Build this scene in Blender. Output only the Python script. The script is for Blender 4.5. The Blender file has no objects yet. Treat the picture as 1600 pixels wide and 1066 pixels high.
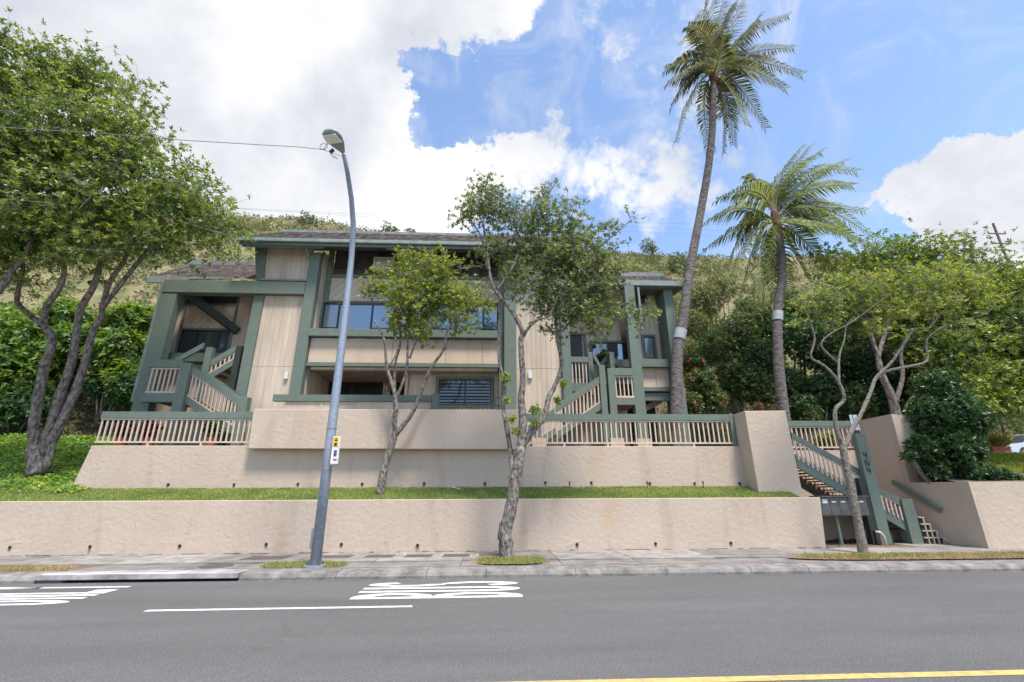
import bpy, math, random
import numpy as np
from mathutils import Vector, Matrix
scene = bpy.context.scene
C = scene.collection
rng = np.random.default_rng(7)
random.seed(7)
# ------------------------------------------------------------------ camera
EYE = 1.7; FPX = 715.0
TH = math.radians(18.7); PS = math.radians(-2.8); RO = math.radians(.26)
_f0 = Vector((-math.sin(PS), math.cos(PS), 0)); _r = Vector((math.cos(PS), math.sin(PS), 0)); _z = Vector((0, 0, 1))
_fw = _f0*math.cos(TH) + _z*math.sin(TH)
_u = -_f0*math.sin(TH) + _z*math.cos(TH)
_R = _r*math.cos(RO) - _u*math.sin(RO)
_U = _r*math.sin(RO) + _u*math.cos(RO)
cam = bpy.data.cameras.new('camera'); camo = bpy.data.objects.new('camera', cam); C.objects.link(camo)
m = Matrix.Identity(4)
for i in range(3):
    m[i][0] = _R[i]; m[i][1] = _U[i]; m[i][2] = -_fw[i]
m[0][3] = 0; m[1][3] = 0; m[2][3] = EYE
camo.matrix_world = m
cam.sensor_width = 36; cam.lens = FPX/1600*36; cam.clip_end = 3000; cam.clip_start = .05
scene.camera = camo
def ray(px, py):
    return _R*((px-800)/FPX) + _U*((533-py)/FPX) + _fw
def P(px, py, Y):
    d = ray(px, py); t = Y/d[1]
    return Vector((d[0]*t, Y, EYE+d[2]*t))
def PXM(px, py, Y):                                    # metres per photo pixel at that point
    return (Y/ray(px, py)[1])/FPX
# ------------------------------------------------------------------ sky and sun
SUN_EL = math.radians(66)
sx, sy = .22, -.40                                     # veiled sun, high, a little behind the camera
SUN_AZ = math.atan2(sx, sy)                            # clockwise from +Y
world = bpy.data.worlds.new('World'); scene.world = world; world.use_nodes = True
wt = world.node_tree; wt.nodes.clear()
def wn(t, **k):
    n = wt.nodes.new(t)
    for a, b in k.items(): setattr(n, a, b)
    return n
def wmath(op, a, b=None, c=None, clamp=False):
    n = wn('ShaderNodeMath', operation=op, use_clamp=clamp)
    for i, v in enumerate((a, b, c)):
        if v is None: continue
        if isinstance(v, (int, float)): n.inputs[i].default_value = v
        else: wt.links.new(v, n.inputs[i])
    return n.outputs[0]
tc = wn('ShaderNodeTexCoord'); DIR = tc.outputs['Generated']
sky = wn('ShaderNodeTexSky', sky_type='NISHITA'); sky.sun_disc = False
sky.sun_elevation = SUN_EL; sky.sun_rotation = SUN_AZ; sky.air_density = 1.0; sky.dust_density = .6; sky.ozone_density = 2.2
SKY_STR = .135
def noise(scale, detail, rough, dist=0.0, vec=None):
    n = wn('ShaderNodeTexNoise'); n.inputs['Scale'].default_value = scale; n.inputs['Detail'].default_value = detail
    n.inputs['Roughness'].default_value = rough; n.inputs['Distortion'].default_value = dist
    wt.links.new(vec or DIR, n.inputs['Vector']); return n.outputs['Fac']
wz = wn('ShaderNodeTexNoise'); wz.inputs['Scale'].default_value = 6; wz.inputs['Detail'].default_value = 10; wz.inputs['Roughness'].default_value = .65; wt.links.new(DIR, wz.inputs['Vector'])
ws = wn('ShaderNodeVectorMath', operation='SUBTRACT'); wt.links.new(wz.outputs['Color'], ws.inputs[0]); ws.inputs[1].default_value = (.5, .5, .5)
wm = wn('ShaderNodeVectorMath', operation='MULTIPLY_ADD'); wt.links.new(ws.outputs[0], wm.inputs[0]); wm.inputs[1].default_value = (.38, .38, .38); wt.links.new(DIR, wm.inputs[2])
WARP = wm.outputs[0]
def blob(px, py, rpx, w, soft=.5):
    d = ray(px, py).normalized(); e = ray(px+rpx*.7, py).normalized(); e2 = ray(px, py-rpx*.7).normalized()
    r = ((d-e).length+(d-e2).length)/2/.7
    v = wn('ShaderNodeVectorMath', operation='DISTANCE'); wt.links.new(WARP, v.inputs[0]); v.inputs[1].default_value = d
    mr = wn('ShaderNodeMapRange', interpolation_type='SMOOTHSTEP'); wt.links.new(v.outputs['Value'], mr.inputs['Value'])
    mr.inputs['From Min'].default_value = r*(1+soft); mr.inputs['From Max'].default_value = r*(1-soft)
    mr.inputs['To Min'].default_value = 0; mr.inputs['To Max'].default_value = w
    return mr.outputs[0]
n1 = noise(4.0, 14, .62, .35); n2 = noise(13, 10, .62, .3)
dens = wmath('ADD', wmath('MULTIPLY', n1, 2.2), wmath('MULTIPLY', n2, 1.5))
dens = wmath('SUBTRACT', dens, 2.02)
for b in [(120, 120, 520, .9, .3), (430, 290, 320, .9, .3), (500, 40, 220, .6, .35), (330, -200, 500, .5), (740, 10, 95, .75),
          (690, 262, 85, .50), (800, 245, 85, .42), (880, 240, 90, .45), (970, 262, 80, .40), (590, 300, 120, .4),
          (1080, 300, 80, .22), (1150, 250, 90, .18), (940, 50, 60, .22), (1070, 5, 60, .22), (1040, 230, 70, .15),
          (1480, 300, 95, .85, .25), (1590, 320, 130, .8, .25), (1440, 345, 60, .4), (1560, 400, 120, .5),
          (690, 150, 62, -1.25, .35), (780, 130, 75, -1.0, .4), (735, 190, 45, -.6), (860, 110, 80, -.45), (800, 330, 60, -.3),
          (1350, 180, 200, -.30), (1420, 60, 200, -.34), (1250, 60, 120, -.1), (930, 340, 90, -.35), (1080, 370, 60, -.15), (1330, 330, 60, -.3)]:
    dens = wmath('ADD', dens, blob(*b))
mr = wn('ShaderNodeMapRange', interpolation_type='SMOOTHSTEP'); wt.links.new(dens, mr.inputs['Value'])
mr.inputs['From Min'].default_value = -.05; mr.inputs['From Max'].default_value = .55
n4 = noise(7, 9, .6, .9); cr2 = wn('ShaderNodeMapRange', interpolation_type='SMOOTHSTEP'); wt.links.new(n4, cr2.inputs['Value']); cr2.inputs['From Min'].default_value = .42; cr2.inputs['From Max'].default_value = .80; cr2.inputs['To Max'].default_value = .55
cloud = wmath('MAXIMUM', mr.outputs[0], cr2.outputs[0])
# thin cloud veil and grey modelling in the clouds
n3 = noise(2.6, 6, .55, .2)
cr = wn('ShaderNodeValToRGB'); wt.links.new(n3, cr.inputs['Fac'])
cr.color_ramp.elements[0].position = .36; cr.color_ramp.elements[0].color = (.62, .65, .72, 1)
cr.color_ramp.elements[1].position = .60; cr.color_ramp.elements[1].color = (1, 1, 1, 1)
bgs = wn('ShaderNodeBackground'); 
veil = wn('ShaderNodeMix', data_type='RGBA'); veil.inputs['Factor'].default_value = .02
wt.links.new(sky.outputs[0], veil.inputs['A']); veil.inputs['B'].default_value = (3.5, 3.6, 3.8, 1)
wt.links.new(veil.outputs['Result'], bgs.inputs['Color']); bgs.inputs['Strength'].default_value = SKY_STR
bgc = wn('ShaderNodeBackground'); wt.links.new(cr.outputs[0], bgc.inputs['Color']); bgc.inputs['Strength'].default_value = .50
mx = wn('ShaderNodeMixShader'); wt.links.new(cloud, mx.inputs[0]); wt.links.new(bgs.outputs[0], mx.inputs[1]); wt.links.new(bgc.outputs[0], mx.inputs[2])
wo = wn('ShaderNodeOutputWorld'); wt.links.new(mx.outputs[0], wo.inputs['Surface'])
sun = bpy.data.lights.new('sun', 'SUN'); sun.energy = 2.8; sun.angle = math.radians(11); sun.color = (1, .95, .87)
suno = bpy.data.objects.new('sun', sun); C.objects.link(suno)
hz = math.cos(SUN_EL); nrm = math.hypot(sx, sy)
sd = Vector((sx/nrm*hz, sy/nrm*hz, math.sin(SUN_EL)))
suno.rotation_euler = sd.to_track_quat('Z', 'Y').to_euler(); suno.location = (0, 0, 60)
scene.view_settings.view_transform = 'Standard'; scene.view_settings.look = 'None'
scene.view_settings.gamma = 1; scene.view_settings.use_curve_mapping = False
scene.view_settings.exposure = 1.18
scene.render.engine = 'CYCLES'

# ------------------------------------------------------------------ materials
MATS = {}
def mat(name, col, rough=.7, var=.12, nscale=3, bump=0, bscale=20, metal=0, col2=None, spec=.5, detail=6, island=0, trans=0, stretch=None, dist=0, bdist=.02, hgt=None):
    if name in MATS: return MATS[name]
    mt = bpy.data.materials.new(name); mt.use_nodes = True; nt = mt.node_tree; nd = nt.nodes; L = nt.links
    b = nd['Principled BSDF']; out = nd['Material Output']
    b.inputs['Roughness'].default_value = rough; b.inputs['Metallic'].default_value = metal
    b.inputs['Specular IOR Level'].default_value = spec
    tcn = nd.new('ShaderNodeTexCoord'); vec = tcn.outputs['Object']
    if stretch:
        mp = nd.new('ShaderNodeMapping'); mp.inputs['Scale'].default_value = stretch; L.new(vec, mp.inputs['Vector']); vec = mp.outputs[0]
    nz = nd.new('ShaderNodeTexNoise'); nz.inputs['Scale'].default_value = nscale; nz.inputs['Detail'].default_value = detail
    nz.inputs['Roughness'].default_value = .62; nz.inputs['Distortion'].default_value = dist
    L.new(vec, nz.inputs['Vector'])
    c1 = tuple(col); c2 = tuple(col2) if col2 else tuple(c*(1-var*2) for c in col)
    if not col2: c1 = tuple(min(1, c*(1+var)) for c in col)
    rp = nd.new('ShaderNodeValToRGB'); rp.color_ramp.elements[0].position = .36; rp.color_ramp.elements[1].position = .64
    rp.color_ramp.elements[0].color = (*c2, 1); rp.color_ramp.elements[1].color = (*c1, 1)
    L.new(nz.outputs['Fac'], rp.inputs['Fac']); cout = rp.outputs[0]
    if island:
        g = nd.new('ShaderNodeNewGeometry')
        mrn = nd.new('ShaderNodeMapRange'); L.new(g.outputs['Random Per Island'], mrn.inputs['Value'])
        mrn.inputs['To Min'].default_value = 1-island; mrn.inputs['To Max'].default_value = 1+island
        hs = nd.new('ShaderNodeHueSaturation'); L.new(cout, hs.inputs['Color']); L.new(mrn.outputs[0], hs.inputs['Value'])
        mr2 = nd.new('ShaderNodeMapRange'); L.new(g.outputs['Random Per Island'], mr2.inputs['Value'])
        mr2.inputs['To Min'].default_value = .515; mr2.inputs['To Max'].default_value = .485; L.new(mr2.outputs[0], hs.inputs['Hue'])
        cout = hs.outputs[0]
    L.new(cout, b.inputs['Base Color'])
    if bump:
        bz = nd.new('ShaderNodeTexNoise'); bz.inputs['Scale'].default_value = bscale; bz.inputs['Detail'].default_value = 5
        bz.inputs['Distortion'].default_value = dist; L.new(vec, bz.inputs['Vector'])
        bp = nd.new('ShaderNodeBump'); bp.inputs['Strength'].default_value = bump; bp.inputs['Distance'].default_value = bdist
        L.new(bz.outputs['Fac'], bp.inputs['Height']); L.new(bp.outputs[0], b.inputs['Normal'])
    if trans:
        tr = nd.new('ShaderNodeBsdfTranslucent'); ht = nd.new('ShaderNodeHueSaturation'); L.new(cout, ht.inputs['Color'])
        ht.inputs['Value'].default_value = 1.5; ht.inputs['Hue'].default_value = .488; ht.inputs['Saturation'].default_value = 1.12
        L.new(ht.outputs[0], tr.inputs['Color'])
        ms = nd.new('ShaderNodeMixShader'); ms.inputs[0].default_value = trans
        L.new(b.outputs[0], ms.inputs[1]); L.new(tr.outputs[0], ms.inputs[2]); L.new(ms.outputs[0], out.inputs['Surface'])
    MATS[name] = mt; return mt

def stucco_mat(name, col):
    """trowelled stucco: broad swept ridges, fine sand, faint grey streaks and rusty marks"""
    mt = bpy.data.materials.new(name); mt.use_nodes = True; nt = mt.node_tree; nd = nt.nodes; L = nt.links
    b = nd['Principled BSDF']; b.inputs['Roughness'].default_value = .9; b.inputs['Specular IOR Level'].default_value = .2
    tcn = nd.new('ShaderNodeTexCoord'); vec = tcn.outputs['Object']
    def nz(s, d, dist=0, st=None):
        n = nd.new('ShaderNodeTexNoise'); n.inputs['Scale'].default_value = s; n.inputs['Detail'].default_value = d; n.inputs['Distortion'].default_value = dist
        v = vec
        if st:
            mp = nd.new('ShaderNodeMapping'); mp.inputs['Scale'].default_value = st; L.new(vec, mp.inputs['Vector']); v = mp.outputs[0]
        L.new(v, n.inputs['Vector']); return n.outputs['Fac']
    def ramp(f, p0, p1, a=(0, 0, 0, 1), c=(1, 1, 1, 1)):
        r = nd.new('ShaderNodeValToRGB'); r.color_ramp.elements[0].position = p0; r.color_ramp.elements[1].position = p1
        r.color_ramp.elements[0].color = a; r.color_ramp.elements[1].color = c; L.new(f, r.inputs['Fac']); return r.outputs[0]
    def mixc(f, a, c, bt='MIX'):
        n = nd.new('ShaderNodeMix'); n.data_type = 'RGBA'; n.blend_type = bt
        for s, v in (('Factor', f), ('A', a), ('B', c)):
            if isinstance(v, (int, float)): n.inputs[s].default_value = v
            elif isinstance(v, tuple): n.inputs[s].default_value = v
            else: L.new(v, n.inputs[s])
        return n.outputs['Result']
    base = ramp(nz(.7, 5), .3, .7, (col[0]*.93, col[1]*.92, col[2]*.91, 1), (*col, 1))
    streak = ramp(nz(1.6, 5, .2, (1, 1, .18)), .56, .80)
    base = mixc(streak, base, (col[0]*.78, col[1]*.74, col[2]*.70, 1))
    rust = ramp(nz(.45, 7, 0, (1, 1, .5)), .66, .78)
    base = mixc(rust, base, (col[0]*.95, col[1]*.86, col[2]*.76, 1))
    # broken ridges of the trowel
    ridge = nd.new('ShaderNodeTexNoise'); ridge.noise_type = 'RIDGED_MULTIFRACTAL'; ridge.inputs['Scale'].default_value = 2.6
    ridge.inputs['Detail'].default_value = 3; ridge.inputs['Distortion'].default_value = .9
    mp = nd.new('ShaderNodeMapping'); mp.inputs['Scale'].default_value = (.75, .75, 1.5); L.new(vec, mp.inputs['Vector']); L.new(mp.outputs[0], ridge.inputs['Vector'])
    rr = ramp(ridge.outputs['Fac'], .35, .95)
    base = mixc(ramp(ridge.outputs['Fac'], .80, 1.15), base, (col[0]*.80, col[1]*.77, col[2]*.74, 1))
    L.new(base, b.inputs['Base Color'])
    s = nd.new('ShaderNodeMath'); s.operation = 'MULTIPLY_ADD'; L.new(rr, s.inputs[0]); s.inputs[1].default_value = .8
    L.new(nz(7, 6, .6), s.inputs[2])
    bp = nd.new('ShaderNodeBump'); bp.inputs['Strength'].default_value = .5; bp.inputs['Distance'].default_value = .033
    L.new(s.outputs[0], bp.inputs['Height']); L.new(bp.outputs[0], b.inputs['Normal'])
    MATS[name] = mt; return mt
STUCCO = stucco_mat('stucco', (.505, .405, .322))
STUCCO2 = stucco_mat('stucco_house', (.55, .43, .33))
SIDING = mat('siding', (.54, .44, .345), .85, .10, 2, .3, 60, spec=.2, stretch=(1, 1, .15))
BACKING = mat('siding_backing', (.32, .25, .20), .9, .1)
GREEN = mat('green_paint', (.138, .170, .138), .65, .05, 5, .2, 60, spec=.3, stretch=(1, 1, 1))
GREENL = mat('green_metal', (.21, .25, .225), .5, .10, 3, spec=.4)
BEIGE = mat('beige_paint', (.58, .46, .36), .7, .08, 5, spec=.3)
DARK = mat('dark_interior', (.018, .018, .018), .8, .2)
DFRAME = mat('dark_aluminium', (.03, .028, .028), .4, .1, metal=.3)
SCREEN = mat('window_screen', (.075, .073, .075), .35, .25, 2, spec=.4)
SHINGLE = mat('shingle', (.125, .102, .09), .95, 0, 9, .5, 30, col2=(.05, .042, .037), island=.3, spec=.2)
CONC = mat('concrete', (.30, .275, .25), .95, 0, 2.2, .5, 30, col2=(.17, .155, .145), spec=.2, detail=10)
KERB = mat('kerb_concrete', (.27, .245, .225), .95, 0, 3.5, .6, 25, col2=(.13, .12, .11), spec=.2, detail=10)
PAINTW = mat('road_white', (.72, .72, .70), .75, 0, 7, .3, 60, col2=(.46, .46, .45), detail=14)
PAINTY = mat('road_yellow', (.60, .43, .13), .7, 0, 9, .2, 60, col2=(.36, .28, .13), detail=12)
GALV = mat('galvanised', (.33, .37, .43), .5, 0, 14, .1, 40, metal=.35, col2=(.24, .27, .32), spec=.4)
WHITE = mat('white_paint', (.62, .62, .60), .5, .04)
GREY = mat('grey_metal', (.22, .22, .23), .5, .1, metal=.3)
BRONZE = mat('mailbox_bronze', (.11, .105, .10), .45, .15, metal=.4)
IRON = mat('black_iron', (.02, .02, .02), .5, .1)
TERRA = mat('terracotta', (.42, .12, .07), .8, .1)
RUST = mat('cover_iron', (.11, .085, .08), .8, 0, 8, .5, 60, col2=(.07, .055, .05))
TIMBER = mat('stair_timber', (.26, .17, .12), .8, .2, 3, stretch=(.3, 1, 1))
DIRT = mat('dirt', (.22, .16, .11), 1, 0, 3, .8, 20, col2=(.12, .085, .06), spec=.1)
BARK = mat('bark_grey', (.30, .265, .23), .95, 0, 13, 1.0, 14, col2=(.055, .045, .04), spec=.15, stretch=(1, 1, .6), bdist=.03, detail=10)
BARKB = mat('bark_brown', (.27, .225, .20), .95, 0, 11, 1.0, 14, col2=(.055, .045, .04), spec=.15, stretch=(1, 1, .5), bdist=.03)
BARKP = mat('bark_pale', (.27, .24, .20), .95, 0, 14, 1.0, 14, col2=(.10, .09, .075), spec=.15, bdist=.03, detail=10)
PALMB = mat('bark_palm', (.23, .20, .185), .95, 0, 5, 1.0, 12, col2=(.075, .062, .057), spec=.15, stretch=(1, 1, 3), bdist=.03)
TWIG = mat('twig', (.26, .22, .20), .95, .2, 6)
LEAF1 = mat('leaf_left', (.235, .29, .06), .42, 0, .9, 0, col2=(.085, .145, .038), island=.42, trans=.42, spec=.5)
LEAF2 = mat('leaf_bright', (.31, .37, .055), .45, 0, 1.2, 0, col2=(.13, .19, .037), island=.4, trans=.40)
LEAF3 = mat('leaf_middle', (.22, .28, .065), .45, 0, 1.1, 0, col2=(.09, .145, .038), island=.45, trans=.36)
LEAF4 = mat('leaf_yellow', (.34, .39, .065), .5, 0, 1.0, 0, col2=(.14, .22, .045), island=.4, trans=.38)
LEAF5 = mat('leaf_back', (.26, .31, .055), .42, 0, .5, 0, col2=(.075, .14, .035), island=.45, trans=.32)
LEAFD = mat('leaf_dark', (.055, .12, .032), .42, 0, .9, 0, col2=(.03, .07, .02), island=.45, trans=.25)
LEAFH = mat('leaf_hedge', (.13, .18, .05), .5, 0, .6, 0, col2=(.055, .095, .028), island=.45, trans=.25)
LEAFS = mat('leaf_lime', (.21, .31, .045), .42, 0, .7, 0, col2=(.045, .11, .03), island=.35, trans=.35)
LEAFO = mat('leaf_olive', (.21, .22, .075), .6, 0, .5, 0, col2=(.12, .14, .05), island=.4, trans=.25)
FLOWER = mat('flower_red', (.55, .06, .08), .6, 0, 2, 0, col2=(.45, .12, .10), island=.3, trans=.3)
REDLEAF = mat('leaf_red', (.16, .03, .035), .5, .3, 2, island=.4, trans=.2)
PALML = mat('palm_leaf', (.19, .185, .075), .5, 0, 1, 0, col2=(.10, .12, .045), island=.4, trans=.34, spec=.3)
PALMY = mat('palm_leaf_green', (.22, .26, .06), .5, 0, 1, 0, col2=(.12, .16, .045), island=.35, trans=.38, spec=.3)
RACHIS = mat('palm_rib', (.24, .20, .10), .6, .2, 2)
HUSK = mat('palm_husk', (.15, .09, .05), .9, .3, 4, .5, 20)
GRASS = mat('grass_blade', (.35, .37, .10), .6, 0, 1.2, 0, col2=(.19, .25, .06), island=.35, trans=.3)
COVER = mat('ground_cover_leaf', (.30, .42, .06), .5, 0, 1.5, 0, col2=(.13, .24, .04), island=.35, trans=.3)
STRAW = mat('dry_grass', (.48, .36, .17), .8, 0, 1.3, 0, col2=(.30, .25, .10), island=.3, trans=.2)
HILLG = mat('hill_dry_grass', (.25, .20, .115), 1, 0, .35, .8, 3, col2=(.10, .115, .05), spec=.1, detail=12)
HAY = mat('hill_hay', (.30, .26, .14), .9, 0, .15, 0, col2=(.19, .20, .08), island=.25, trans=.2)
LAWN = mat('lawn_soil', (.10, .15, .035), 1, 0, 2, .5, 30, col2=(.07, .10, .03), spec=.1)
FAR = mat('far_ground', (.20, .19, .13), 1, .2, .05, spec=.1)

def asphalt():
    mt = bpy.data.materials.new('asphalt'); mt.use_nodes = True; nt = mt.node_tree; nd = nt.nodes; L = nt.links
    b = nd['Principled BSDF']; b.inputs['Roughness'].default_value = .86; b.inputs['Specular IOR Level'].default_value = .3
    tcn = nd.new('ShaderNodeTexCoord'); vec = tcn.outputs['Object']
    def nz(s, d, st=None, r=.6):
        n = nd.new('ShaderNodeTexNoise'); n.inputs['Scale'].default_value = s; n.inputs['Detail'].default_value = d; n.inputs['Roughness'].default_value = r
        v = vec
        if st:
            mp = nd.new('ShaderNodeMapping'); mp.inputs['Scale'].default_value = st; L.new(vec, mp.inputs['Vector']); v = mp.outputs[0]
        L.new(v, n.inputs['Vector']); return n.outputs['Fac']
    def mp(f, a, c, lo, hi):
        n = nd.new('ShaderNodeMapRange'); L.new(f, n.inputs['Value']); n.inputs['From Min'].default_value = a; n.inputs['From Max'].default_value = c
        n.inputs['To Min'].default_value = lo; n.inputs['To Max'].default_value = hi; return n.outputs[0]
    def mul(a, c):
        n = nd.new('ShaderNodeMath'); n.operation = 'MULTIPLY'; L.new(a, n.inputs[0]); L.new(c, n.inputs[1]); return n.outputs[0]
    v = mp(nz(.35, 4, (.25, 1, 1)), .35, .65, .86, 1.1)          # wheel-track tone
    v = mul(v, mp(nz(45, 3, None, .8), .3, .7, .45, 1.6))        # stone chips
    v = mul(v, mp(nz(190, 2, None, .8), .3, .7, .75, 1.3))
    v = mul(v, mp(nz(6, 5), .4, .7, .95, 1.05))
    v = mul(v, mp(nz(1.1, 6, (.12, 1.6, 1)), .5, .72, 1.0, .88))        # long oily streaks along the lane
    wp = nd.new('ShaderNodeTexNoise'); wp.inputs['Scale'].default_value = 1.5; wp.inputs['Detail'].default_value = 6; L.new(vec, wp.inputs['Vector'])
    av = nd.new('ShaderNodeVectorMath'); av.operation = 'MULTIPLY_ADD'; L.new(wp.outputs['Color'], av.inputs[0]); av.inputs[1].default_value = (.9, .9, 0); L.new(vec, av.inputs[2])
    vo = nd.new('ShaderNodeTexVoronoi'); vo.feature = 'DISTANCE_TO_EDGE'; vo.inputs['Scale'].default_value = .22; L.new(av.outputs[0], vo.inputs['Vector'])
    ck = mp(vo.outputs['Distance'], .0, .005, .86, 1.0)
    mk = mp(nz(.5, 3), .50, .60, 0, 1)
    mm = nd.new('ShaderNodeMix'); L.new(mk, mm.inputs['Factor']); mm.inputs['A'].default_value = 1.0; L.new(ck, mm.inputs['B']); v = mul(v, mm.outputs['Result'])
    mc = nd.new('ShaderNodeMix'); mc.data_type = 'RGBA'; mc.blend_type = 'MULTIPLY'; mc.inputs['Factor'].default_value = 1
    mc.inputs['A'].default_value = (.113, .110, .108, 1); cmb = nd.new('ShaderNodeCombineColor')
    for k in range(3): L.new(v, cmb.inputs[k])
    L.new(cmb.outputs[0], mc.inputs['B']); L.new(mc.outputs['Result'], b.inputs['Base Color'])
    bp = nd.new('ShaderNodeBump'); bp.inputs['Strength'].default_value = .7; bp.inputs['Distance'].default_value = .006
    L.new(nz(90, 3), bp.inputs['Height']); L.new(bp.outputs[0], b.inputs['Normal'])
    return mt
ASPH = asphalt()
def glass(name, base, rough=.03, metal=.75):
    mt = bpy.data.materials.new(name); mt.use_nodes = True; nt = mt.node_tree; b = nt.nodes['Principled BSDF']
    b.inputs['Base Color'].default_value = (*base, 1); b.inputs['Roughness'].default_value = rough; b.inputs['Metallic'].default_value = metal
    tcn = nt.nodes.new('ShaderNodeTexCoord'); n = nt.nodes.new('ShaderNodeTexNoise'); n.inputs['Scale'].default_value = .8; nt.links.new(tcn.outputs['Object'], n.inputs['Vector'])
    bp = nt.nodes.new('ShaderNodeBump'); bp.inputs['Strength'].default_value = .15; bp.inputs['Distance'].default_value = .03
    nt.links.new(n.outputs['Fac'], bp.inputs['Height']); nt.links.new(bp.outputs[0], b.inputs['Normal'])
    MATS[name] = mt; return mt
GLASSB = glass('glass_reflective', (.22, .27, .31))
GLASSD = glass('glass_dark', (.10, .11, .12), .06, .5)
GLASSL = glass('glass_curtained', (.26, .28, .31), .12, .4)

# ------------------------------------------------------------------ object helpers
W = {}                                                 # world origin of every object
def _link(o, parent, loc):
    C.objects.link(o); loc = Vector(loc)
    W[o.name] = loc
    if parent is not None:
        o.parent = parent; o.location = loc - W[parent.name]
    else: o.location = loc
    return o
def tag(o, label=None, cat=None, group=None, kind=None):
    if label: o['label'] = label
    if cat: o['category'] = cat
    if group: o['group'] = group
    if kind: o['kind'] = kind
    return o
def thing(name, loc, label, cat, group=None):
    o = bpy.data.objects.new(name, None); o.empty_display_size = .3
    _link(o, None, loc); return tag(o, label, cat, group)
def setting(name, loc=(0, 0, 0)):
    o = bpy.data.objects.new(name, None); _link(o, None, loc); o['kind'] = 'structure'; return o
class MB:
    def __init__(s): s.v = []; s.f = []
    def add(s, vs, fs):
        n = len(s.v); s.v += [tuple(v) for v in vs]; s.f += [tuple(i+n for i in f) for f in fs]; return s
    def box(s, x0, x1, y0, y1, z0, z1):
        if x0 > x1: x0, x1 = x1, x0
        vs = [(x0, y0, z0), (x1, y0, z0), (x1, y1, z0), (x0, y1, z0), (x0, y0, z1), (x1, y0, z1), (x1, y1, z1), (x0, y1, z1)]
        return s.add(vs, [(0, 3, 2, 1), (4, 5, 6, 7), (0, 1, 5, 4), (1, 2, 6, 5), (2, 3, 7, 6), (3, 0, 4, 7)])
    def prism(s, poly, y0, y1):                        # polygon in XZ, counter-clockwise seen from -Y
        n = len(poly); vs = [(x, y0, z) for x, z in poly] + [(x, y1, z) for x, z in poly]
        fs = [tuple(range(n)), tuple(range(2*n-1, n-1, -1))] + [(i, i+n, (i+1) % n+n, (i+1) % n) for i in range(n)]
        return s.add(vs, fs)
    def hexa(s, b, t):                                 # bottom quad, top quad
        return s.add(list(b)+list(t), [(0, 3, 2, 1), (4, 5, 6, 7), (0, 1, 5, 4), (1, 2, 6, 5), (2, 3, 7, 6), (3, 0, 4, 7)])
    def bar(s, a, b, w, h, up=(0, 0, 1)):              # square bar from a to b
        a = Vector(a); b = Vector(b); d = (b-a).normalized(); sd_ = d.cross(Vector(up)).normalized(); u_ = sd_.cross(d)
        o = [sd_*w/2+u_*h/2, -sd_*w/2+u_*h/2, -sd_*w/2-u_*h/2, sd_*w/2-u_*h/2]
        return s.add([a+k for k in o]+[b+k for k in o], [(0, 1, 2, 3), (7, 6, 5, 4)]+[(i, i+4, (i+1) % 4+4, (i+1) % 4) for i in range(4)])
    def tube(s, pts, rad, n=8, cap=True, jit=0):
        pts = [Vector(p) for p in pts]; rings = []; up = Vector((.13, .31, .94)).normalized()
        base = len(s.v)
        for i, p in enumerate(pts):
            d = (pts[min(i+1, len(pts)-1)]-pts[max(i-1, 0)])
            d = d.normalized() if d.length > 1e-6 else Vector((0, 0, 1))
            if abs(d.dot(up)) > .97: a = Vector((1, 0, 0))
            else: a = up
            x = d.cross(a).normalized(); y = x.cross(d)
            r = rad[i] if hasattr(rad, '__len__') else rad
            for k in range(n):
                t = 2*math.pi*k/n; q = r*(1+(random.uniform(-jit, jit) if jit else 0))
                s.v.append(tuple(p+x*math.cos(t)*q+y*math.sin(t)*q))
        for i in range(len(pts)-1):
            for k in range(n):
                a = base+i*n+k; b = base+i*n+(k+1) % n
                s.f.append((a, b, b+n, a+n))
        if cap:
            s.f.append(tuple(base+k for k in range(n-1, -1, -1))); e = base+(len(pts)-1)*n; s.f.append(tuple(e+k for k in range(n)))
        return s
    def cyl(s, c, r, z0, z1, n=12): return s.tube([(c[0], c[1], z0), (c[0], c[1], z1)], r, n)
    def mesh(s, name, mt, off=(0, 0, 0), smooth=False):
        me = bpy.data.meshes.new(name); o = Vector(off)
        me.from_pydata([(v[0]-o[0], v[1]-o[1], v[2]-o[2]) for v in s.v], [], s.f)
        if mt: me.materials.append(mt)
        if smooth: me.polygons.foreach_set('use_smooth', [True]*len(me.polygons))
        me.update(); return me
    def build(s, name, mt, parent=None, smooth=False, loc=None, bevel=0):
        if loc is None: loc = W[parent.name] if parent is not None else (0, 0, 0)
        o = bpy.data.objects.new(name, s.mesh(name, mt, loc, smooth)); _link(o, parent, loc)
        if bevel:
            bv = o.modifiers.new('bevel', 'BEVEL'); bv.width = bevel; bv.segments = 2; bv.limit_method = 'ANGLE'
        return o
def inst(name, me, loc, parent=None, rot=None, scale=None):
    o = bpy.data.objects.new(name, me); _link(o, parent, loc)
    if rot: o.rotation_euler = rot
    if scale: o.scale = scale
    return o
def box(name, mt, parent, *a, bevel=0): return MB().box(*a).build(name, mt, parent, bevel=bevel)
def npmesh(name, V, Fq, mt, smooth=False):
    me = bpy.data.meshes.new(name); V = np.asarray(V, dtype=np.float32).reshape(-1, 3); Fq = np.asarray(Fq, dtype=np.int32)
    k = Fq.shape[1]
    me.vertices.add(len(V)); me.vertices.foreach_set('co', V.ravel())
    me.loops.add(Fq.size); me.loops.foreach_set('vertex_index', Fq.ravel())
    me.polygons.add(len(Fq)); me.polygons.foreach_set('loop_start', np.arange(0, Fq.size, k, dtype=np.int32))
    me.polygons.foreach_set('loop_total', np.full(len(Fq), k, dtype=np.int32))
    me.update(calc_edges=True); me.materials.append(mt)
    if smooth: me.polygons.foreach_set('use_smooth', np.ones(len(Fq), dtype=bool))
    return me

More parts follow.
